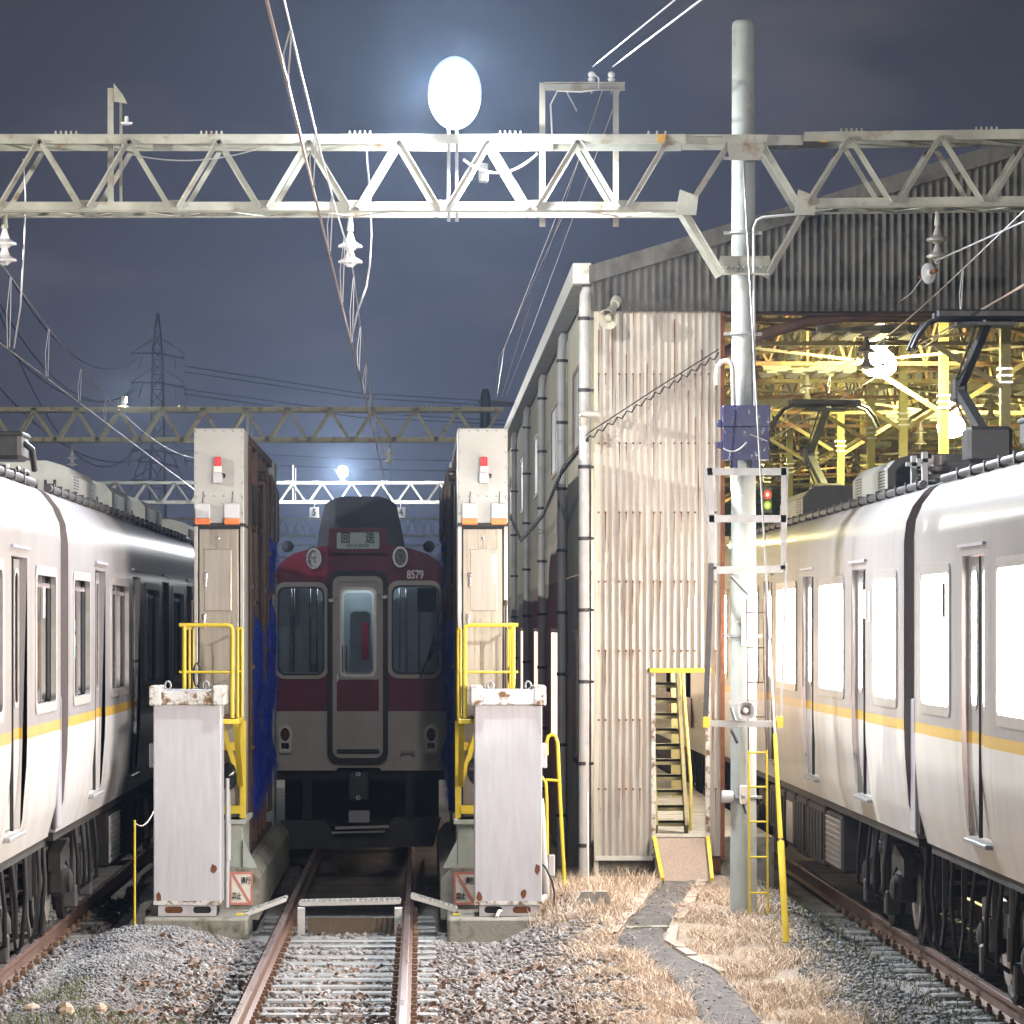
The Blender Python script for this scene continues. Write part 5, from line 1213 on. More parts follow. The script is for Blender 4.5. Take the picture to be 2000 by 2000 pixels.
# ------------------------------------------------------------------ no-passage signs
def no_passage(label, sd):
    c = at(471 if sd < 0 else 909, 1735, 37.59)[0]; z0, z1 = .035, .335; t = thing('warning_sign', label, 'sign', (c, 37.58, z0), 'no passage signs')
    w_ = .104; y = 37.575
    m = MB(); m.box(c-w_, c+w_, y, y+.008, z0, z1); m.build('board', 'sign_white', t)
    m = MB(); m.plate([(c-w_,z0),(c+w_,z0),(c+w_,z1),(c-w_,z1)], [[(c-w_+.018,z0+.022),(c+w_-.018,z0+.022),(c+w_-.018,z1-.022),(c-w_+.018,z1-.022)]], y-.003, y-.0005); m.build('border', 'sign_red', t)
    m = MB(); m.plate([(c-w_+.015,z1-.02),(c-w_+.04,z1-.02),(c+w_-.015,z0+.02),(c+w_-.04,z0+.02)], [], y-.0035, y-.001); m.build('slash', 'sign_red', t)
    text('通行', .068, (c+.042, y-.003, z1-.085), FACE, 'ink', t, .62, bold=.002); text('禁止', .068, (c-.040, y-.003, z0+.075), FACE, 'ink', t, .62, bold=.002)
no_passage('red bordered no passage sign at the foot of the left washing tower', -1); no_passage('red bordered no passage sign at the foot of the right washing tower, partly hidden', 1)

# ------------------------------------------------------------------ walkway gratings across the rails
def grating(label, p, q, wd, th=.012):
    p = Vector(p); q = Vector(q); t = thing('walkway_grating', label, 'grating', tuple((p+q)/2), 'white gratings laid across the middle track')
    d = q-p; n = max(6, int(d.length/.045)); yv = Vector((0,1,0))
    for k in (0, 1):
        m = MB(); m.bar(p+yv*(k*wd), q+yv*(k*wd), .012, .035); m.build('side_bar', 'grating', t)
    m = MB()
    for i in range(n+1):
        c = p.lerp(q, i/n); m.bar(c+yv*.006, c+yv*(wd-.006), .018, .022)
    m.build('bearing_bars', 'grating', t, kind='stuff'); return t
GYY = 37.05
gc = grating('level white grating between the two rails of the middle track', at(585,1766,GYY), at(781,1762,GYY), .42)
for u in (588, 778):
    x, _, z = at(u, 1772, GYY); m = MB(); m.box(x-.035, x+.035, GYY-.02, GYY+.05, -.2, z, .006); m.build('support', 'grating', gc)
m = MB(); m.box(at(600,0,GYY)[0], at(775,0,GYY)[0], GYY+.2, GYY+.24, -.25, -.06); m.build('kickboard', 'tan', gc)
grating('sloping white grating left of the middle track', at(466,1792,GYY-.1), at(558,1757,GYY-.1), .40)
grating('sloping white grating right of the middle track', at(804,1752,GYY-.1), at(892,1778,GYY-.1), .40)

# ------------------------------------------------------------------ small things around the cabinets
t = thing('chain_post', 'thin yellow post with a white chain beside the left cabinet', 'post', (at(263,1800,36)[0], 36, -.05))
x = at(263,0,36)[0]; zt = at(0,1602,36)[2]; m = MB(); m.tube([(x,36,-.15),(x,36,zt)], .010, 8); m.build('post', 'yellow', t, 50)
m = MB(); m.tube(catenary((x,36,zt-.02), (at(300,0,36.6)[0],36.6,zt+.05), .07, 12), .006, 6); m.build('chain', 'sign_white', t, 60)
# hooked yellow ladder by the right cabinet
Y = 38.6
t = thing('ladder', 'yellow ladder with a hooked top right of the right cabinet', 'ladder', (at(1080,1750,Y)[0], Y, 0))
m = MB(); m.tube([at(1068,1475,Y), at(1068,1448,Y), at(1071,1438,Y), at(1078,1434,Y), at(1085,1438,Y), at(1089,1450,Y), at(1094,1560,Y), at(1101,1690,Y), at(1103,1762,Y)], .017, 9); m.build('hooked_rail', 'yellow', t, 60)
m = MB(); m.tube([at(1048,1505,Y), at(1066,1528,Y), at(1068,1560,Y), at(1070,1745,Y)], .015, 9); m.build('stile', 'yellow', t, 60)
for v in (1523, 1738):
    m = MB(); m.tube([at(1066,v,Y), at(1096 if v < 1600 else 1102,v+2,Y)], .014, 8); m.build('rung', 'yellow', t, 50)
# conduits right of the right cabinet
Y = 37.3
m = MB(); m.tube([at(1055,1560,Y), at(1058,1600,Y), at(1062,1680,Y), at(1066,1735,Y), at(1064,1752,Y), at(1052,1762,Y-.3)], .034, 12); o = m.build('conduit_pipe', 'pvc', None, 60); o['label'] = 'thick grey conduit bending down behind the right cabinet'; o['category'] = 'pipe'
m = MB(); m.tube([at(1052,1680,Y-.2), at(1066,1695,Y-.2), at(1078,1720,Y-.2), at(1083,1745,Y-.2), at(1081,1775,Y-.2)], .010, 8); o = m.build('cable', 'black_wire', None, 60); o['label'] = 'black cable curving out behind the right cabinet'; o['category'] = 'cable'
t = thing('junction_box', 'small white junction box low beside the right cabinet', 'box', at(1077,1700,37.4))
a = at(1070,1712,37.4); b = at(1084,1670,37.4); m = MB(); m.box(a[0], b[0], 37.4, 37.5, a[2], b[2], .008); m.build('case', 'pvc', t); m = MB(); m.tube([at(1077,1712,37.45), at(1078,1770,37.45)], .012, 8); m.build('conduit', 'pvc', t, 50)
m = MB(); m.tube([at(972,1806,36.5), at(970,1790,36.45), at(975,1780,36.55), at(984,1779,36.7)], .016, 9); o = m.build('cable', 'sign_white', None, 60); o['label'] = 'white cable curving into the slot of the right cabinet'; o['category'] = 'cable'
t = thing('hose_pipe', 'pale stepped standpipe at the right side of the left cabinet', 'pipe', at(444,1770,37.15))
m = MB(); m.tube([at(444,1520,37.3), at(444,1610,37.3)], .020, 10); m.tube([at(445,1610,37.3), at(445,1680,37.3)], .028, 10); m.tube([at(444,1680,37.3), at(443,1772,37.3)], .022, 10); m.build('pipe', 'pvc', t, 50)
# convex mirror and hose coil behind the left cabinet
t = thing('convex_mirror', 'round black mirror half hidden behind the left cabinet', 'mirror', at(450,1600,37.5))
c = at(446,1516,37.5); m = MB(); m.lathe([(.12,.02),(.125,0),(.10,-.02),(.05,-.035),(.002,-.04)], c, 'y', 24, .62); m.build('dish', 'dark_glass', t, 60)
m = MB(); m.tube([at(447,1546,37.5), at(449,1640,37.5)], .013, 8); m.build('stem', 'platform_grey', t, 50)
t = thing('convex_mirror', 'round black mirror half hidden behind the right cabinet', 'mirror', at(930,1600,37.5))
c = at(929,1505,37.5); m = MB(); m.lathe([(.12,.02),(.125,0),(.10,-.02),(.05,-.035),(.002,-.04)], c, 'y', 24, .62); m.build('dish', 'dark_glass', t, 60)
for sd, u, lab in ((-1, 384, 'left'), (1, 1000, 'right')):
    m = MB(); c = at(u, 1318, 37.9)
    for k in range(4): m.tube([(c[0]+(.022+.004*k)*math.cos(q), c[1]+k*.02, c[2]+.11*math.sin(q)) for q in np.linspace(0, 6.283, 18)], .006, 6)
    o = m.build('hose_coil', 'black_wire', None, 60); o['label'] = 'black hose coil hanging on the '+lab+' yellow platform'; o['category'] = 'hose'
    m = MB(); x0 = at(u-9 if sd < 0 else 988, 1200, 38.15); m.tube([(x0[0], 38.12, 1.7), (x0[0], 38.12, 2.75)], .012, 8); m.lathe([(.02,0),(.02,.05)], (x0[0], 38.12, 2.75), 'z', 8); o = m.build('water_pipe', 'pipe_brown', None, 50); o['label'] = 'thin brown water pipe with tap on the '+lab+' washing tower'; o['category'] = 'pipe'
# thin white signpost and gutter blocks before the shed corner
t = thing('marker_post', 'slender white marker post in front of the shed corner', 'post', at(1150,1770,39))
m = MB(); m.tube([at(1149,1780,38.6), at(1147,1545,38.6)], .010, 8); m.build('post', 'sign_white', t, 50)
a = at(1144,1548,38.58); b = at(1150,1455,38.58); m = MB(); m.box(a[0], b[0], 38.55, 38.57, a[2], b[2]); m.build('board', 'alu', t)
for k, u in enumerate((1147, 1176)):
    x, y = ground_at(u, 1775); z = gh(x, y); m = MB()
    m.plate([(x-.07,z-.05),(x+.07,z-.05),(x+.07,z+.10),(x+.045,z+.15),(x-.045,z+.15),(x-.07,z+.10)], [[(x-.035,z),(x+.035,z),(x+.03,z+.09),(x-.03,z+.09)]], y, y+.18); o = m.build('concrete_block', 'concrete', None)
    o['label'] = ('left' if k == 0 else 'right')+' of two grey hollow concrete blocks by the shed corner'; o['category'] = 'block'
# ------------------------------------------------------------------ shed
SY, SX0, SX1, RX = 40.5, 1.70, 12.7, 7.2
SE, SR = 6.02, 7.66                                 # eave and ridge heights
roofz = lambda x: SE+(SR-SE)*(1-abs(x-RX)/(RX-SX0))
shed = thing('train_shed', 'large corrugated train shed with a cream front wall and dark gable', 'building', (RX, SY, 0))
def corr(p0, du, z0f, z1f, n, pitch, amp, nrm, seg=6):
    """corrugated sheet: n waves of pitch along du from p0; the amplitude along nrm; heights by position"""
    m = MB(); k = n*seg+1
    for row in (0, 1):
        for i in range(k):
            d = i*pitch/seg; a = amp*math.cos(2*math.pi*i/seg); x = p0[0]+du[0]*d+nrm[0]*a; y = p0[1]+du[1]*d+nrm[1]*a
            m.v.append((x, y, (z0f if row == 0 else z1f)(x, y)))
    m.f = [(i, i+1, k+i+1, k+i) for i in range(k-1)]; return m
pt = .0672; NW = 5
x = SX0+.035; xend = 2.93; col = 0
DX0, DX1, DZ0, DZ1 = 2.27, 2.80, .50, 2.125
xs_ = []
while x < xend-.02:
    n = min(NW, round((xend-x)/pt)); n = max(1, n); w_ = n*pt
    if x < DX0 < x+w_-.01: n = max(1, round((DX0-x)/pt)); w_ = n*pt
    elif x < DX1 < x+w_-.01: n = max(1, round((DX1-x)/pt)); w_ = n*pt
    xs_.append((x, n)); x += w_
for i, (x, n) in enumerate(xs_):
    mid = x+n*pt/2; zlo = .315 if not (DX0 < mid < DX1) else DZ1
    for j, (a, b) in enumerate(((zlo, 3.22), (3.18, 5.66))):
        yo = SY-.004*(i % 2)-(.010 if j else 0)
        m = corr((x-.004, yo), (1,0), lambda *_: a, lambda *_: b, n, pt, .016, (0,-1)); m.build('wall_sheet', 'wall_cream', shed, 50)
bm = MB()
for r in range(7):
    z = 5.02-.675*r
    for i, (x, n) in enumerate(xs_):
        for k in range(n):
            xx = x+k*pt
            if k % 3 == 2 or (DX0 < xx < DX1 and z < DZ1): continue
            bm.lathe([(.011,0),(.011,-.006),(.005,-.012)], (xx, SY-.022, z), 'y', 6)
bm.build('sheet_bolts', 'rust', shed, kind='stuff')
rs = MB(); rd = random.Random(11)                   # rust runs below the bolts and down the laps
def run(x, z, ln, wd):
    y = SY-(.0335 if z > 3.25 else .0235); n = 5; vs = []
    for i in range(n+1):
        t_ = i/n; hw = wd*(1-t_*.75)*rd.uniform(.6, 1.2); vs += [(x-hw, y, z-ln*t_), (x+hw, y, z-ln*t_)]
    rs.add(vs, [(2*i, 2*i+1, 2*i+3, 2*i+2) for i in range(n)])
for r in range(7):
    z = 5.02-.675*r
    for i, (x, n) in enumerate(xs_):
        for k in range(n):
            xx = x+k*pt
            if k % 3 == 2 or (DX0-.02 < xx < DX1+.02 and z < DZ1+.4) or rd.random() < .35: continue
            run(xx, z-.008, rd.uniform(.06, .5), rd.uniform(.0025, .006))
for i, (x, n) in enumerate(xs_):
    for k in range(n):
        if rd.random() < .55: run(x+k*pt, rd.uniform(4.2, 5.6), rd.uniform(.5, .9), rd.uniform(.003, .0065))
rs.build('rust_runs', 'rust', shed, kind='stuff')
m = MB(); m.box(SX0, DX0-.01, SY-.06, SY+.05, .275, .318); m.build('base_flashing', 'gutter', shed)
m = MB(); m.box(SX0+.03, DX0-.0, SY+.03, SY+.3, -.2, .276); m.build('plinth', 'concrete', shed)
m = MB(); m.box(DX1, xend, SY+.02, SY+.3, .15, .30); m.build('plinth', 'rust', shed)
for x0 in (DX0, DX1):
    m = MB(); m.box(x0-.02, x0+.02, SY-.03, SY+.06, .30, DZ1); m.build('door_jamb', 'rusty_white', shed)
m = MB(); m.box(DX0-.04, DX1+.03, SY-.05, SY+.03, DZ1-.02, DZ1+.025, .004); m.build('door_lintel', 'yellow', shed)
m = MB(); m.box(xend-.005, xend+.035, SY-.03, SY+.06, .28, 5.62); m.build('corner_trim', 'rust', shed)
m = MB(); m.box(SX0-.01, SX0+.035, SY-.028, SY+.04, .0, 5.75); m.build('corner_trim', 'wall_pale', shed)
# gable sheets
g = .075; x = SX0-.02; k = 0
while x < SX1-.1:
    n = 7
    m = corr((x, SY-.075-.004*(k % 2)), (1,0), lambda *_: 5.63, lambda xx, yy: roofz(xx)-.06, n, g, .018, (0,-1), 6); m.build('gable_sheet', 'slate_sheet', shed, 50); x += n*g; k += 1
for s in (0, 1):
    m = MB(); xa, xb = (SX0-.06, RX) if s == 0 else (RX, SX1+.06)
    m.add([(xa,SY-.13,roofz(xa)-.10),(xb,SY-.13,roofz(xb)-.10),(xb,SY-.13,roofz(xb)+.07),(xa,SY-.13,roofz(xa)+.07),(xa,SY+.02,roofz(xa)-.10),(xb,SY+.02,roofz(xb)-.10),(xb,SY+.02,roofz(xb)+.07),(xa,SY+.02,roofz(xa)+.07)],
          [(0,1,2,3),(4,7,6,5),(3,2,6,7),(0,4,5,1),(0,3,7,4),(1,5,6,2)]); m.build('barge_board', 'slate_sheet', shed)
YE = 112
for s in (0, 1):                                    # roof
    xa, xb = (SX0-.12, RX) if s == 0 else (RX, SX1+.12); n = 16
    for k in range(12):
        ya, yb = lerp(SY-.1, YE, k/12), lerp(SY-.1, YE, (k+1)/12)
        m = MB(); m.add([(xa,ya,roofz(xa)),(xb,ya,roofz(xb)),(xb,yb+.05,roofz(xb)),(xa,yb+.05,roofz(xa)),(xa,ya,roofz(xa)+.04),(xb,ya,roofz(xb)+.04),(xb,yb+.05,roofz(xb)+.04),(xa,yb+.05,roofz(xa)+.04)], [(0,1,2,3),(4,7,6,5),(0,4,5,1),(2,6,7,3),(0,3,7,4),(1,5,6,2)]); m.build('roof_panel', 'roof_under', shed)
# left side wall: bays with sheets, windows, pipes
BY = [40.55, 47.0, 54.8, 62.8, 71.0, 79.5, 88, 97, 106, 112]
sidew = shed
WX = SX0-.02
for b, (ya, yb) in enumerate(zip(BY, BY[1:])):
    wu = (lerp(ya, yb, .14), lerp(ya, yb, .74)); wl = (lerp(ya, yb, .14), lerp(ya, yb, .76))
    def sheets(za, zb, mat, y0, y1):
        n = max(1, round((y1-y0)/.115)); p = (y1-y0)/n; m = corr((WX, y0), (0,1), lambda *_: za, lambda *_: zb, n, p, .014, (-1,0), 4); m.build('side_sheet', mat, shed, 50)
    for za, zb, mat, win in ((5.30,6.0,'wall_pale',None),(4.42,5.31,'wall_pale',wu),(3.10,4.43,'wall_pale',None),(2.52,3.11,'wall_shade',None),(1.15,2.53,'wall_shade',wl),(-.1,1.16,'wall_shade',None)):
        if b > 5: win = None
        if win is None: sheets(za, zb, mat, ya, yb)
        else: sheets(za, zb, mat, ya, win[0]); sheets(za, zb, mat, win[1], yb)
    for (w0, w1), za, zb, lit in ((wu, 4.42, 5.31, False), (wl, 1.15, 2.53, b > 0)):
        if b > 5: continue
        m = MB(); m.plate([(w0,za),(w1,za),(w1,zb),(w0,zb)], [[(w0+.10,za+.05),(w1-.10,za+.05),(w1-.10,zb-.05),(w0+.10,zb-.05)]], WX-.026, WX+.03, 'x'); wf = m.build('window', 'wood_frame', shed)
        m = MB()
        for q in (.33, .66): m.box(WX-.022, WX+.01, lerp(w0, w1, q)-.04, lerp(w0, w1, q)+.04, za+.05, zb-.05)
        m.build('mullion', 'wall_pale', wf)
        m = MB(); m.box(WX-.016, WX-.010, w0+.1, w1-.1, za+.05, zb-.05); m.build('pane', 'shed_window' if lit else 'interior_grey', wf)
    m = MB(); x0 = WX-.085
    m.tube([(WX-.02, ya+.1, 5.93), (x0+.01, ya+.05, 5.80), (x0, ya, 5.66), (x0, ya, -.15)], .052, 12); dp = m.build('downpipe', 'pvc', shed, 50)
    m = MB()
    for z in (5.55, 4.85, 4.1, 3.4, 2.7, 2.0, 1.2, .4): m.lathe([(.060,0),(.060,.035)], (x0, ya, z), 'z', 12); m.box(x0, x0+.10, ya-.012, ya+.012, z+.005, z+.03)
    m.build('pipe_bracket', 'steel_dark', dp, 50, kind='stuff')
    # ribbed eave gutter of this bay
    n = int((yb-ya)/.26); m = MB()
    for i in range(n):
        p, q = lerp(ya-.15 if b == 0 else ya, yb, i/n), lerp(ya-.15 if b == 0 else ya, yb, (i+1)/n)
        m.box(WX-.20, WX-.02, p+.008, q-.008, 5.90, 6.10, .006)
    m.box(WX-.19, WX-.03, ya-.12, yb, 5.91, 6.085); m.build('eave_gutter', 'gutter', shed)
# interior: rusty arch beam, trusses, purlins
m = MB(); m.tube([(xend, SY+.15, 5.22), (3.35, SY+.15, 5.42), (3.8, SY+.15, 5.55), (4.4, SY+.15, 5.62), (6, SY+.15, 5.66), (9, SY+.15, 5.66)], .055, 10); m.build('arch_beam', 'rust_frame', shed, 50)
m = MB(); m.box(SX0, SX1, SY+.03, SY+.10, 5.60, 5.70); m.build('lintel_beam', 'rust_frame', shed)
def truss_tri(y, mat, first=False):
    zc = 5.60; h = lambda x: roofz(x)-.10; L_, R_ = SX0+.05, SX1-.05
    for a, b, r in (((L_, y, h(L_)), (RX, y, h(RX)), .045), ((RX, y, h(RX)), (R_, y, h(R_)), .045)):
        m = MB(); m.bar(a, b, .05, .07, (0,1,0)); m.build('rafter', mat, shed)
    m = MB(); m.bar((L_, y, zc), (R_, y, zc), .045, .05, (0,1,0)); m.build('tie_beam', mat, shed)
    n = 24
    for k in range(n):
        xa, xb = lerp(L_, R_, k/n), lerp(L_, R_, (k+1)/n); up = k % 2
        p = (xa, y, zc if up else h(xa)); q = (xb, y, h(xb) if up else zc)
        m = MB(); m.bar(p, q, .026, .034, (0,1,0)); m.build('web', mat, shed)
        if k % 2 == 0 and k: m = MB(); m.bar((xa, y, zc), (xa, y, h(xa)), .03, .04, (0,1,0)); m.build('web', mat, shed)
yt = [41.2, 44.6, 48, 51.4, 55, 59, 63, 67, 72, 77, 83, 89, 96, 104]
for i, y in enumerate(yt): truss_tri(y, 'truss_rust' if i % 2 == 0 else 'truss_yellow')
for k in range(1, 14):                              # purlins along the shed, with lattice struts below
    x = lerp(SX0, SX1, k/14); z = roofz(x)-.05; m = MB(); m.bar((x, SY+.3, z), (x, YE, z), .06, .09); m.build('purlin', 'truss_yellow', shed)
for k in (2, 5, 8, 11):
    x = lerp(SX0, SX1, k/14)
    for i, (a, b) in enumerate(zip(yt, yt[1:])):
        zt_ = roofz(x)-.12; zb_ = zt_-.62; m = MB(); mm = (a+b)/2
        m.bar((x, a, zb_), (x, b, zb_), .04, .05); m.bar((x, a, zb_), (x, mm, zt_), .025, .03); m.bar((x, mm, zt_), (x, b, zb_), .025, .03); m.bar((x, mm, zt_), (x, mm, zb_), .03, .035)
        m.build('lattice_girder', 'truss_rust' if (i+k) % 3 == 0 else 'truss_yellow', shed)
for i, (a, b) in enumerate(zip(yt[::1], yt[1::1])):   # cross bracing under the roof
    for xa, xb in ((3.0, 5.2), (5.2, 7.2), (7.2, 9.4)):
        m = MB(); m.bar((xa, a, 5.62), (xb, b, 5.62), .03, .03); m.bar((xb, a, 5.64), (xa, b, 5.64), .03, .03); m.build('wind_brace', 'truss_yellow', shed)
for i, y in enumerate((42.6, 47.6, 51.6, 55.3, 59.3, 63.3, 67.5, 72, 77, 83, 90)):
    m = MB(); m.box(5.95, 6.05, y-.07, y+.07, .5, 7.0); c_ = m.build('column', 'column_yellow', shed)
    m = MB()
    for z in (5.05, 5.12, 5.19): m.box(5.93, 6.07, y-.09, y+.09, z, z+.025)
    m.build('insulator_band', 'porcelain', c_)
    for s in (-1, 1):
        m = MB(); m.bar((6, y, 5.0), (6+s*1.0, y, 5.62), .05, .06, (0,1,0)); m.build('knee_brace', 'truss_yellow', shed)
for i, y in enumerate((50, 57, 65, 74, 84, 95)):
    m = MB(); m.box(3.02, 3.14, y-.07, y+.07, .5, 6.2); m.build('column', 'column_yellow', shed); m = MB(); m.box(8.9, 9.05, y-.07, y+.07, .5, 6.9); m.build('column', 'column_yellow', shed)
# wooden wire hangers (plank frames with bell insulators) over the track
def hanger(y, x=4.62):
    m = MB()
    for k in range(4): m.box(x-.52+k*.30, x-.40+k*.30, y-.5, y+.5, 5.56, 5.585)
    for k in (-1, 1): m.box(x-.55, x+.55, y+k*.35-.03, y+k*.35+.03, 5.585, 5.66)
    h_ = m.build('hanger_frame', 'wall_pale', shed)
    m = MB(); m.lathe([(.02,0),(.03,-.06),(.05,-.12),(.10,-.15),(.10,-.165),(.03,-.17),(.03,-.23),(.05,-.28),(.10,-.31),(.10,-.325),(.02,-.34)], (x, y, 5.56), 'z', 14); m.build('insulator', 'porcelain_brown', h_, 40)
for y in (43.0, 49.6, 57, 65, 74): hanger(y)
for y in (46.5, 53.5, 61, 70): hanger(y, 7.35)
m = MB(); m.box(SX0, SX1, YE, YE+.1, 0, 7.6); m.build('end_wall', 'wall_shade', shed)
m = MB(); m.box(SX1, SX1+.1, SY, YE, 0, 6.1); m.build('far_wall', 'wall_shade', shed)
m = MB(); m.box(SX0+.02, 3.45, SY+.05, YE, -.2, .50); m.box(5.75, SX1, SY+.05, YE, -.2, .45); m.build('shed_floor', 'concrete', shed)
# lamps in the shed
def shed_lamp(label, u, v, Y, power, lit=True, sc=1.0):
    x, y, z = at(u, v, Y); t = thing('shed_lamp', label, 'lamp', (x, y, z), 'high bay lamps in the shed')
    m = MB(); m.box(x-.11*sc, x+.11*sc, y-.1, y+.1, z+.55*sc, z+1.0*sc, .02); m.build('ballast_case', 'pvc', t)
    m = MB(); m.tube([(x, y, z+1.0*sc), (x, y, roofz(x)-.1)], .012, 6); m.build('stem', 'galvanised', t)
    m = MB(); m.lathe([(.06,.55),(.10,.45),(.11,.30),(.10,.22)], (x, y, z), 'z', 18); 
    m.v = [(x+(a-x)*sc, y+(b-y)*sc, z+(c-z)*sc) for a, b, c in m.v]; m.build('socket', 'mercury_core' if lit else 'pvc', t, 50)
    m = MB(); m.lathe([(.10,.20),(.17,.14),(.21,.05),(.20,-.04),(.14,-.10),(.03,-.13)], (x, y, z), 'z', 20)
    m.v = [(x+(a-x)*sc, y+(b-y)*sc, z+(c-z)*sc) for a, b, c in m.v]; m.build('bulb', 'mercury' if lit else 'porcelain', t, 60)
    if lit: point('lamp_light', (x, y, z-.22), power, (1.0,.90,.36), t, .15)
shed_lamp('glaring yellow white high bay lamp in the shed, left of the two', 1717, 716, 47.2, 600, sc=.95)
shed_lamp('glaring yellow white high bay lamp in the shed, right of the two behind the pantograph', 1858, 838, 58.2, 800, sc=.95)
shed_lamp('unlit white high bay lamp in the shed above the smaller pantograph', 1552, 770, 60, 0, False, .9)
shed_lamp('unlit white high bay lamp lower in the shed behind the smaller pantograph bow', 1548, 815, 75, 0, False, .9)
t = thing('shed_lamp', 'unseen high bay lamp deep inside the shed, added as fill', 'lamp', (5, 78, 5.9), 'high bay lamps in the shed')
m = MB(); m.lathe([(.10,.20),(.17,.14),(.21,.05),(.20,-.04),(.14,-.10),(.03,-.13)], (3.9, 80, 6.0), 'z', 16); m.build('bulb', 'mercury', t, 60); point('lamp_light', (3.9, 80, 5.7), 2600, (1.0,.90,.36), t, .15)  # unseen lamp, added as fill for the back of the shed
# two aspect signal above the right train
t = thing('signal', 'small red over yellow green signal light above the right train', 'signal', at(1499,1010,52.2)); Y = 52.2
a = at(1489,1003,Y); b = at(1509,950,Y); m = MB(); m.box(a[0], b[0], Y, Y+.12, a[2], b[2], .01); hs = m.build('housing', 'signal_dark', t)
for v, n1, n2, r in ((966,'signal_red','signal_red_core',1), (987,'signal_green','signal_green_core',.9)):
    c = at(1499, v, Y); m = MB(); m.plate(ell(c[0], c[2], .052*r, .060*r, 18), [], Y-.012, Y-.002); m.build('aspect', n1, t); m = MB(); m.plate(ell(c[0], c[2], .022*r, .030*r, 16), [], Y-.016, Y-.0125); m.build('aspect_core', n2, t)
m = MB(); m.tube([(a[0]+.06, Y+.1, a[2]), (a[0]+.06, Y+.1, 0)], .03, 8); m.build('post', 'signal_dark', t, 50)
# stairs behind the door
t = thing('stairway', 'steep olive steel stairs just inside the shed door', 'stairs', (2.6, 42, .5)); Y = 41.4
nst = 10
for i in range(nst):
    f = i/(nst-1); y = lerp(41.3, 43.2, f); v = lerp(1605, 1335, f); s_ = F/y; z = CH+(VZ-v)/s_; xl, xr = at(lerp(1284,1271,f),0,y)[0], at(lerp(1338,1320,f),0,y)[0]
    m = MB(); m.box(xl, xr, y, y+.22, z-.012, z+.012); m.box(xl, xr, y, y+.015, z-.045, z+.012); m.build('tread', 'olive', t)
for (ua, ub, mat) in ((1281,1269,'olive'),(1341,1322,'olive')):
    p = at(ua,1625,41.25); q = at(ub,1300,43.3); m = MB(); m.bar(p, q, .035, .18, (0,1,0)); m.build('stringer', mat, t)
for (ua, ub) in ((1278,1271),(1349,1333)):
    m = MB(); m.tube([at(ua,1622,41.2), at(ua,1520,41.2), at(ub,1320,42.6), at(ub,1270,43.2)], .017, 8); m.build('handrail', 'yellow_old', t, 60)
# entrance ramp and its yellow edges
m = MB(); zr = gh(2.5, 39.3)+.02
m.add([(2.30,39.25,zr),(2.74,39.25,zr),(2.79,SY-.03,.485),(2.28,SY-.03,.485),(2.28,SY+1.2,.497),(2.79,SY+1.2,.497),(2.30,39.2,-.2),(2.74,39.2,-.2),(2.79,SY+1.2,-.2),(2.28,SY+1.2,-.2)], [(0,1,2,3),(3,2,5,4),(0,6,7,1),(1,7,8,5,2),(0,3,4,9,6)]); m.build('entrance_ramp', 'ramp_mix', None, kind='structure')
for k, (xa, xb) in enumerate(((2.285, 2.275), (2.755, 2.80))):
    m = MB(); m.bar((xa, 39.22, zr+.02), (xb, SY-.05, .50), .035, .03); o = m.build('edge_strip', 'yellow', None); o['label'] = ('left','right')[k]+' yellow edge strip of the ramp into the shed'; o['category'] = 'edging'
# things on the shed wall
def horn_speaker(label, c, d, L_, R_, mat, yaw_parts):
    t = thing('horn_speaker', label, 'loudspeaker', tuple(c)); c = Vector(c); d = Vector(d).normalized(); up = Vector((0,0,1)); r = d.cross(up).normalized(); u = r.cross(d)
    prof = [(.35,-.0),(.36,.28),(.46,.42),(.62,.66),(.84,.88),(1.0,1.0)]; m = MB(); n = 20
    pr = prof+[(.96,1.0),(.55,.66),(.30,.50)]
    for q, h in pr:
        for j in range(n):
            a = 6.283*j/n; m.v.append(tuple(c+d*(L_*h)+(r*math.cos(a)*.80+u*math.sin(a))*(R_*q)))
    k = len(pr); m.f = [(i*n+j, i*n+(j+1)%n, (i+1)*n+(j+1)%n, (i+1)*n+j) for i in range(k-1) for j in range(n)]+[tuple(range(n))[::-1]]
    m.build('horn', mat, t, 50)
    m = MB(); e = c+d*(L_*.5); m.tube([e, c+d*(L_*.92)], R_*.22, 12, True, R_*.28); m.build('driver_cone', mat, t, 50)
    m = MB(); m.tube([c-d*.01, c-d*(L_*.35)], R_*.42, 12); m.build('driver', mat, t, 50)
    m = MB(); m.bar(c+up*.0, Vector(yaw_parts), .02, .03); m.build('bracket', 'steel_dark', t); return t
p = at(1200,595,SY-.25); horn_speaker('beige horn loudspeaker under the left corner of the dark gable', p, (-.30,-.75,-.62), .26, .115, 'wall_pale', (p[0]+.05, SY-.09, p[2]+.10))
t = thing('wall_lamp', 'small cream lamp bracket on the shed corner above the cable', 'lamp', at(1150,825,40.2)); a = at(1133,815,40.2); b = at(1168,806,40.2)
m = MB(); m.box(a[0], b[0], 39.9, 40.4, a[2], b[2], .01); m.build('hood', 'wood_frame' if False else 'cream', t); m = MB(); m.tube([at(1140,815,40.1), at(1138,832,40.1), at(1140,836,40.05)], .035, 10); m.build('bulb', 'cream', t, 50)
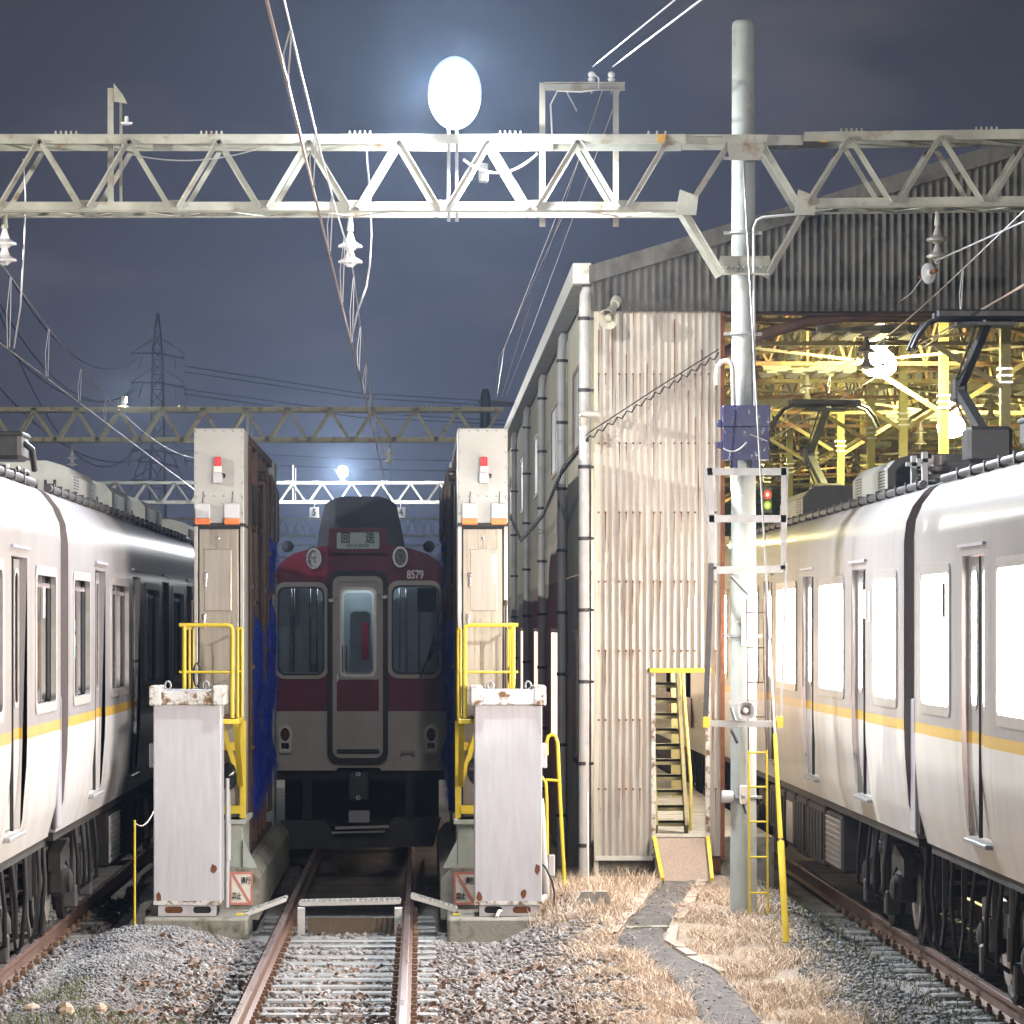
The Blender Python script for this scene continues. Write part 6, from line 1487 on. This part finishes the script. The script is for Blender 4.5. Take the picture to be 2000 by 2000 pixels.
# bundled cable strung along the wall to the tower
t = thing('cable_bundle', 'black cable with hanging loops strung across the shed wall to the right tower', 'cable', at(1150,860,40.2))
pts = [at(1404,682,SY-.12), at(1280,760,SY-.12), at(1150,845,SY-.3)]; m = MB(); m.tube(pts, .006, 6); m.build('carrier_wire', 'black_wire', t, 60)
pts2 = [Vector(at(1150,845,SY-.3)), Vector((1.50,44,4.25)), Vector((1.48,50,3.95)), Vector((1.40,58,3.8)), Vector(at(995,1000,62))]
m = MB(); m.tube(pts2, .006, 6); m.build('carrier_wire', 'black_wire', t, 60)
m = MB(); P3 = [Vector(q) for q in pts]; segs = []
for a, b, n in ((P3[0], P3[1], 7), (P3[1], P3[2], 7), *[(pts2[i], pts2[i+1], 16) for i in range(4)]):
    for i in range(n):
        p, q = a.lerp(b, i/n), a.lerp(b, (i+1)/n); segs += [p-Vector((0,0,.03)), p.lerp(q, .5)-Vector((0,0,.075))]
m.tube(segs, .008, 6); m.build('looped_cable', 'black_wire', t, 60)
# ------------------------------------------------------------------ concrete mast and its fittings
t = thing('concrete_mast', 'tall round concrete mast that carries both gantry beams', 'mast', (MX, GY, .05)); mast = t
ztop = at(0,40,GY)[2]
m = MB(); m.lathe([(.118,-.2),(.112,1),(.106,4),(.100,ztop-.06),(.094,ztop-.02),(.07,ztop)], (MX, GY, 0), 'z', 28); m.build('shaft', 'concrete_pole', t, 50)
m = MB(); m.plate([(MX-.22,5.60),(MX+.22,5.60),(MX+.24,5.66),(MX+.21,5.76),(MX-.21,5.76),(MX-.24,5.66)], [], GY-.16, GY-.145); m.box(MX-.21, MX+.21, GY-.22, GY-.15, 5.595, 5.61); m.build('bracket_plate', 'gantry_paint', t)
m = MB()
for k in range(7): m.lathe([(.013,0),(.013,-.012),(.006,-.018)], (MX-.15+.05*k, GY-.16, 5.66), 'y', 8)
m.build('bracket_bolts', 'galvanised', t, kind='stuff')
m = MB(); m.plate([(MX-.17,6.72),(MX+.17,6.72),(MX+.20,6.80),(MX-.20,6.80)], [], GY-.24, GY-.225); m.plate([(MX-.13,6.58),(MX+.13,6.58),(MX+.17,6.72),(MX-.17,6.72)], [], GY-.23, GY-.215); m.build('cap_plate', 'gantry_paint', t)
for v in (312, 458, 655, 1245, 1560):
    z = at(0,v,GY)[2]; m = MB(); m.lathe([(.118,0),(.124,.004),(.124,.022),(.118,.026)], (MX, GY, z), 'z', 24); m.box(MX-.17, MX-.12, GY-.03, GY+.01, z, z+.025); m.box(MX+.12, MX+.16, GY-.03, GY+.01, z, z+.025); m.build('band', 'galvanised', t, 50)
# blue box
t = thing('blue_box', 'scratched dark blue steel box strapped to the mast', 'box', at(1457,900,GY-.2)); a = at(1412,898,GY-.28); b = at(1503,792,GY-.28); zs_ = at(0,833,GY-.28)[2]
m = MB(); m.box(a[0], b[0], GY-.28, GY-.12, a[2], zs_, .006); m.build('door', 'blue_box', t); m = MB(); m.box(a[0]-.005, b[0]+.005, GY-.31, GY-.12, zs_, b[2], .006); m.build('hood', 'blue_box', t)
for z in (at(0,830,GY)[2], at(0,872,GY)[2]):
    m = MB(); m.box(a[0]-.05, a[0]-.0, GY-.25, GY-.15, z-.03, z+.03, .005); m.build('hinge', 'blue_box', t)
m = MB(); m.tube(catenary((a[0]+.0, GY-.30, a[2]+.10), (a[0]+.20, GY-.30, a[2]+.15), .05, 10), .006, 6); m.tube([(a[0]+.23, GY-.30, a[2]+.22), (b[0]-.02, GY-.30, a[2]+.16)], .005, 6); m.build('chain', 'steel_wire', t, 60)
m = MB(); 
for x in (a[0]+.10, b[0]-.12): m.box(x-.03, x+.03, GY-.26, GY-.1, a[2]-.10, a[2])
m.build('foot', 'blue_box', t)
# gooseneck conduit
m = MB(); m.tube([at(1400,752,GY-.16), at(1399,735,GY-.16), at(1402,715,GY-.16), at(1410,706,GY-.16), at(1420,704,GY-.16), at(1428,710,GY-.16), at(1431,725,GY-.16), at(1433,800,GY-.14), at(1431,905,GY-.14), at(1432,960,GY-.14)], .022, 10); o = m.build('gooseneck_conduit', 'sign_white', None, 60); o['label'] = 'white gooseneck conduit on the left of the mast above the blue box'; o['category'] = 'pipe'
m = MB(); m.tube([at(1560,418,GY-.2), at(1490,424,GY-.2), at(1478,430,GY-.2), at(1472,445,GY-.2), at(1473,700,GY-.14), at(1475,880,GY-.14)], .011, 8); o = m.build('cable_conduit', 'pvc', None, 60); o['label'] = 'thin grey conduit running down the right side of the mast from the gantry'; o['category'] = 'pipe'
# guard frame hung in front of the mast
Y = GY-.42
t = thing('guard_frame', 'grey steel angle guard frame hanging in front of the mast', 'frame', at(1457,1410,Y))
for v, (ua, ub) in ((914,(1376,1540)), (1006,(1385,1538)), (1107,(1386,1538))):
    m = MB(); m.angle(at(ua,v,Y), at(ub,v-(3 if v == 1107 else 0),Y), .05, .062, .008, (0,0,1), -1, -1); m.build('rail', 'galvanised', t)
for ua, ub in ((1381,1389), (1536,1535)):
    m = MB(); m.angle(at(ua,912,Y), at(ub,1112,Y), .045, .045, .008, (0,1,0), 1 if ua < 1400 else -1, 1); m.build('post', 'galvanised', t)
    m = MB(); m.bar(at(ua-3 if ua < 1400 else ua+2,920,Y+.35), at(ub-2,1112,Y+.35), .012, .05, (0,1,0)); m.build('post', 'galvanised', t)
    m = MB(); m.bar(at(ua,920,Y+.012), at(ua,920,Y+.5), .03, .03); m.bar(at(ub,1112,Y+.012), at(ub,1112,Y+.5), .03, .03); m.build('side_rail', 'galvanised', t)
m = MB(); m.bar(at(1389,1100,Y), at(1378,1408,Y), .045, .035, (0,1,0)); m.build('hanger', 'steel_dark', t)
m = MB(); m.bar(at(1536,1100,Y), at(1525,1408,Y), .02, .045, (0,1,0)); m.build('hanger', 'galvanised', t)
m = MB(); m.angle(at(1376,1407,Y), at(1529,1408,Y), .06, .055, .008, (0,0,1), -1, -1); lo = m.build('lower_rail', 'galvanised', t)
for u in (1380, 1524):
    a = at(u-6,1421,Y-.075); b = at(u+6,1400,Y-.075); m = MB(); m.box(a[0], b[0], Y-.08, Y+.02, a[2], b[2]); m.build('yellow_end', 'yellow', t)
m = MB(); m.bar(at(1428,1125,Y+.1), at(1462,1160,Y+.3), .02, .02); m.bar(at(1428,1425,Y+.1), at(1440,1450,Y+.3), .02, .02); m.build('stay', 'steel_dark', t)
# mast ladder
Y = GY-.22
t = thing('mast_ladder', 'thin yellow ladder fixed to the mast', 'ladder', at(1480,1770,Y))
for ua, ub in ((1462,1465), (1497,1500)):
    m = MB(); m.tube([at(ua,1465,Y), at(ub,1785,Y)], .010, 7); m.build('stile', 'yellow', t, 50)
for v in (1470, 1537, 1605, 1674, 1744):
    m = MB(); m.tube([at(1463,v,Y), at(1499,v,Y)], .009, 7); m.build('rung', 'yellow', t, 50)
m = MB(); m.tube([at(1458,1170,Y), at(1462,1465,Y)], .006, 6); m.tube([at(1490,1170,Y), at(1497,1465,Y)], .006, 6)
for v in (1196, 1265, 1333, 1400): m.tube([at(1459,v,Y), at(1494,v,Y)], .006, 6)
m.build('upper_rungs', 'pipe_brown', t, 50)
# guy wire with yellow guard
A = Vector(at(1452,318,GY-.14)); xg, yg = ground_at(1537, 1866); Bp = Vector((xg, yg, gh(xg, yg)))
t = thing('guy_wire', 'white guy wire with a yellow guard tube in front of the mast', 'wire', tuple(Bp))
m = MB(); m.tube([A, Bp], .009, 7); m.build('wire', 'alu', t, 60)
m = MB(); m.tube([A.lerp(Bp, .735), A.lerp(Bp, .862)], .016, 10, True, .021); m.build('guard', 'yellow', t, 60)
m = MB(); m.tube([A.lerp(Bp, .865), A.lerp(Bp, .985)], .029, 12, True, .026); m.build('guard', 'yellow', t, 60)
# horn speaker facing the camera, bracket
p = at(1457,1388,GY-.55)
t = thing('horn_speaker', 'white horn loudspeaker on the mast facing the camera', 'loudspeaker', p); x, y, z = p
m = MB(); nn = 24
def rsq(w_, h): return rr(0, 0, w_, h, min(w_, h)*.38, 5)
secs = [(.06,.07,.22),(.08,.09,.12),(.11,.12,.05),(.148,.155,.0),(.140,.147,-.002),(.09,.10,.05),(.05,.06,.11)]
for w_, h, d in secs:
    for a, b in rsq(w_, h): m.v.append((x+a, y+d, z+b))
k = len(rsq(.1,.1)); m.f = [(i*k+j, i*k+(j+1)%k, (i+1)*k+(j+1)%k, (i+1)*k+j) for i in range(len(secs)-1) for j in range(k)]+[tuple(range((len(secs)-1)*k, len(secs)*k))]
m.build('horn', 'pvc', t, 50); m = MB(); m.lathe([(.03,.10),(.024,.03),(.01,.02)], (x, y, z), 'y', 12); m.build('driver_cone', 'sign_white', t, 50)
m = MB(); m.lathe([(.045,.2),(.045,.32),(.03,.34)], (x, y, z), 'y', 14); m.build('driver', 'pvc', t, 50)
m = MB(); m.angle(at(1423,1376,GY-.2), at(1480,1374,GY-.2), .03, .04, .006, (0,0,1), 1, 1); m.bar(at(1428,1382,GY-.2), at(1440,1420,GY-.12), .02, .02); m.build('bracket', 'galvanised', t)
# switch box, junction drum
t = thing('switch_box', 'small white switch box on the front of the mast', 'box', at(1452,1565,GY-.16)); a = at(1445,1571,GY-.16); b = at(1459,1534,GY-.16)
m = MB(); m.box(a[0], b[0], GY-.19, GY-.12, a[2], b[2], .008); m.build('case', 'sign_white', t); m = MB(); m.lathe([(.018,0),(.018,-.02),(.008,-.025)], ((a[0]+b[0])/2, GY-.19, (a[2]+b[2])/2), 'y', 10); m.build('button', 'pvc', t, 50)
m = MB(); m.tube([((a[0]+b[0])/2, GY-.15, a[2]), ((a[0]+b[0])/2+.02, GY-.16, a[2]-.08)], .01, 6); m.build('cable', 'black_wire', t)
t = thing('junction_drum', 'round white junction drum on the left of the mast', 'box', at(1420,1560,GY)); c = at(1421,1556,GY-.05)
m = MB(); m.lathe([(.05,-.05),(.055,-.04),(.055,.04),(.05,.05)], c, 'x', 18); m.build('case', 'pvc', t, 50); m = MB(); m.box(c[0], MX-.1, GY-.08, GY-.04, c[2]-.01, c[2]+.01); m.build('strap', 'galvanised', t)
t = thing('cable_cover', 'white slotted cable cover on the front of the mast', 'cover', at(1455,1260,GY-.14)); a = at(1448,1262,GY-.14); b = at(1461,1205,GY-.14)
m = MB(); m.box(a[0], b[0], GY-.17, GY-.12, a[2], b[2], .004); m.build('cover', 'sign_white', t); m = MB(); m.box(a[0]-.09, b[0]+.06, GY-.135, GY-.115, b[2]-.05, b[2]-.03); m.build('strap', 'galvanised', t)
# white disc insulator on the span wire right of the mast
t = thing('disc_insulator', 'white disc insulator on the wire in front of the dark gable', 'insulator', at(1813,533,38)); c = Vector(at(1814,534,38)); d = Vector((-.35,1,-.12)).normalized()
r = d.cross(Vector((0,0,1))).normalized(); u = r.cross(d); m = MB(); n = 22; pr = [(.03,-.05),(.035,-.02),(.10,-.005),(.105,.012),(.06,.02),(.03,.05)]
for q, h in pr:
    for j in range(n): m.v.append(tuple(c+d*h+(r*.72*math.cos(6.283*j/n)+u*math.sin(6.283*j/n))*q*.95))
m.f = [(i*n+j, i*n+(j+1)%n, (i+1)*n+(j+1)%n, (i+1)*n+j) for i in range(len(pr)-1) for j in range(n)]+[tuple(range(n))[::-1], tuple(range((len(pr)-1)*n, len(pr)*n))]
m.build('disc', 'porcelain', t, 50); m = MB(); m.tube([c-d*.16, c-d*.04], .02, 8); m.tube([c+d*.04, c+d*.2], .012, 8); m.build('fitting', 'rust', t, 50)
wire('wire from the insulator rising right across the dark gable', [Vector(at(1831,508,35.85)), Vector(at(2010,428,33))], .008, 'steel_wire')
wire('wire from the white disc running down into the shed', [c+d*.1, Vector(at(1780,572,39.5)), Vector(at(1620,690,46)), Vector(at(1500,770,56))], .007, 'steel_wire')
wire('lower feeder wire slanting across the shed opening at right', [Vector(at(2010,548,36)), Vector(at(1880,630,40)), Vector(at(1640,780,50)), Vector(at(1500,860,62))], .007, 'steel_wire')

# ------------------------------------------------------------------ far things
m = MB(); P_ = (at(948,0,84)[0], 84); m.lathe([(.11,0),(.105,at(0,770,84)[2]-.03),(.06,at(0,760,84)[2])], (P_[0], P_[1], 0), 'z', 16); o = m.build('far_mast', 'steel_dark', None, 50); o['label'] = 'dark mast head rising behind the right washing tower'; o['category'] = 'mast'
m = MB(); m.bar(at(935,784,84), at(1035,792,84), .08, .08); o = m.build('cross_arm', 'steel_dark', None); o['label'] = 'dark cross arm on the mast behind the right washing tower'; o['category'] = 'cross arm'
t = thing('far_lamp', 'small white lamp on the second gantry at left', 'lamp', at(244,800,80.5)); c = at(247,781,80.4); m = MB(); m.box(c[0]-.012, c[0]+.012, 80.36, 80.40, c[2]-.05, c[2]+.05); m.build('lens', 'far_lamp', t); m = MB(); m.box(c[0]-.10, c[0]-.02, 80.36, 80.5, c[2]-.12, c[2]+.08); m.tube([(c[0]-.04, 80.4, c[2]-.1), (c[0]-.04, 80.4, 6.8)], .03, 8); m.build('housing', 'galvanised', t); area('lamp_light', (c[0]+.05, 80.3, c[2]), (2.0, 58, 4.5), 500, (.1,.15), (1.0,.97,.86), t)
for u, ch in ((613.5,'5'), (783,'4')):
    c = at(u,1001,119); t = thing('track_number_board', 'white track number board '+('5 left of the maroon train roof' if ch == '5' else '4 half hidden right of the maroon train roof'), 'sign', c)
    m = MB(); m.box(c[0]-.13, c[0]+.13, 119, 119.05, c[2]-.15, c[2]+.15); m.build('board', 'sign_white', t); text(ch, .27, (c[0], 118.995, c[2]), FACE, 'ink', t, .8, bold=.012)
    m = MB(); m.tube([(c[0], 119.02, c[2]+.15), (c[0], 119.02, 6.2)], .02, 6); m.box(c[0]-.15, c[0]+.15, 118.99, 119.06, c[2]-.17, c[2]-.15); m.build('hanger', 'steel_dark', t)
t = thing('floodlight', 'work floodlight on the dark mast lighting the far end of the shed wall', 'lamp', (.35, 83, 5.6)); m = MB(); m.box(.85,1.15,83.8,84,5.4,5.7,.02); m.build('housing', 'galvanised', t)
m = MB(); m.box(1.152,1.16,83.82,83.98,5.42,5.68); m.build('lens', 'far_lamp', t); area('lamp_light', (1.17,83.9,5.55), (1.7,86,3.5), 160, (.16,.26), (1.0,.93,.70), t)

# ------------------------------------------------------------------ thin night haze that glows round the lamps
hm = bpy.data.materials.new('haze'); hm.use_nodes = True; hn = hm.node_tree.nodes; hl_ = hm.node_tree.links
hn.remove(hn['Principled BSDF']); pv = hn.new('ShaderNodeVolumePrincipled'); pv.inputs['Color'].default_value = (.50,.68,1.0,1); pv.inputs['Density'].default_value = .00023; pv.inputs['Anisotropy'].default_value = .84
hl_.new(pv.outputs[0], hn['Material Output'].inputs['Volume']); MATS['haze'] = hm; hm.cycles.volume_sampling = 'EQUIANGULAR'
m = MB(); m.box(-905, 905, -125, 2505, -1.4, 42); m.build('haze', 'haze', None, kind='stuff', label='thin night haze over the whole yard', category='haze')
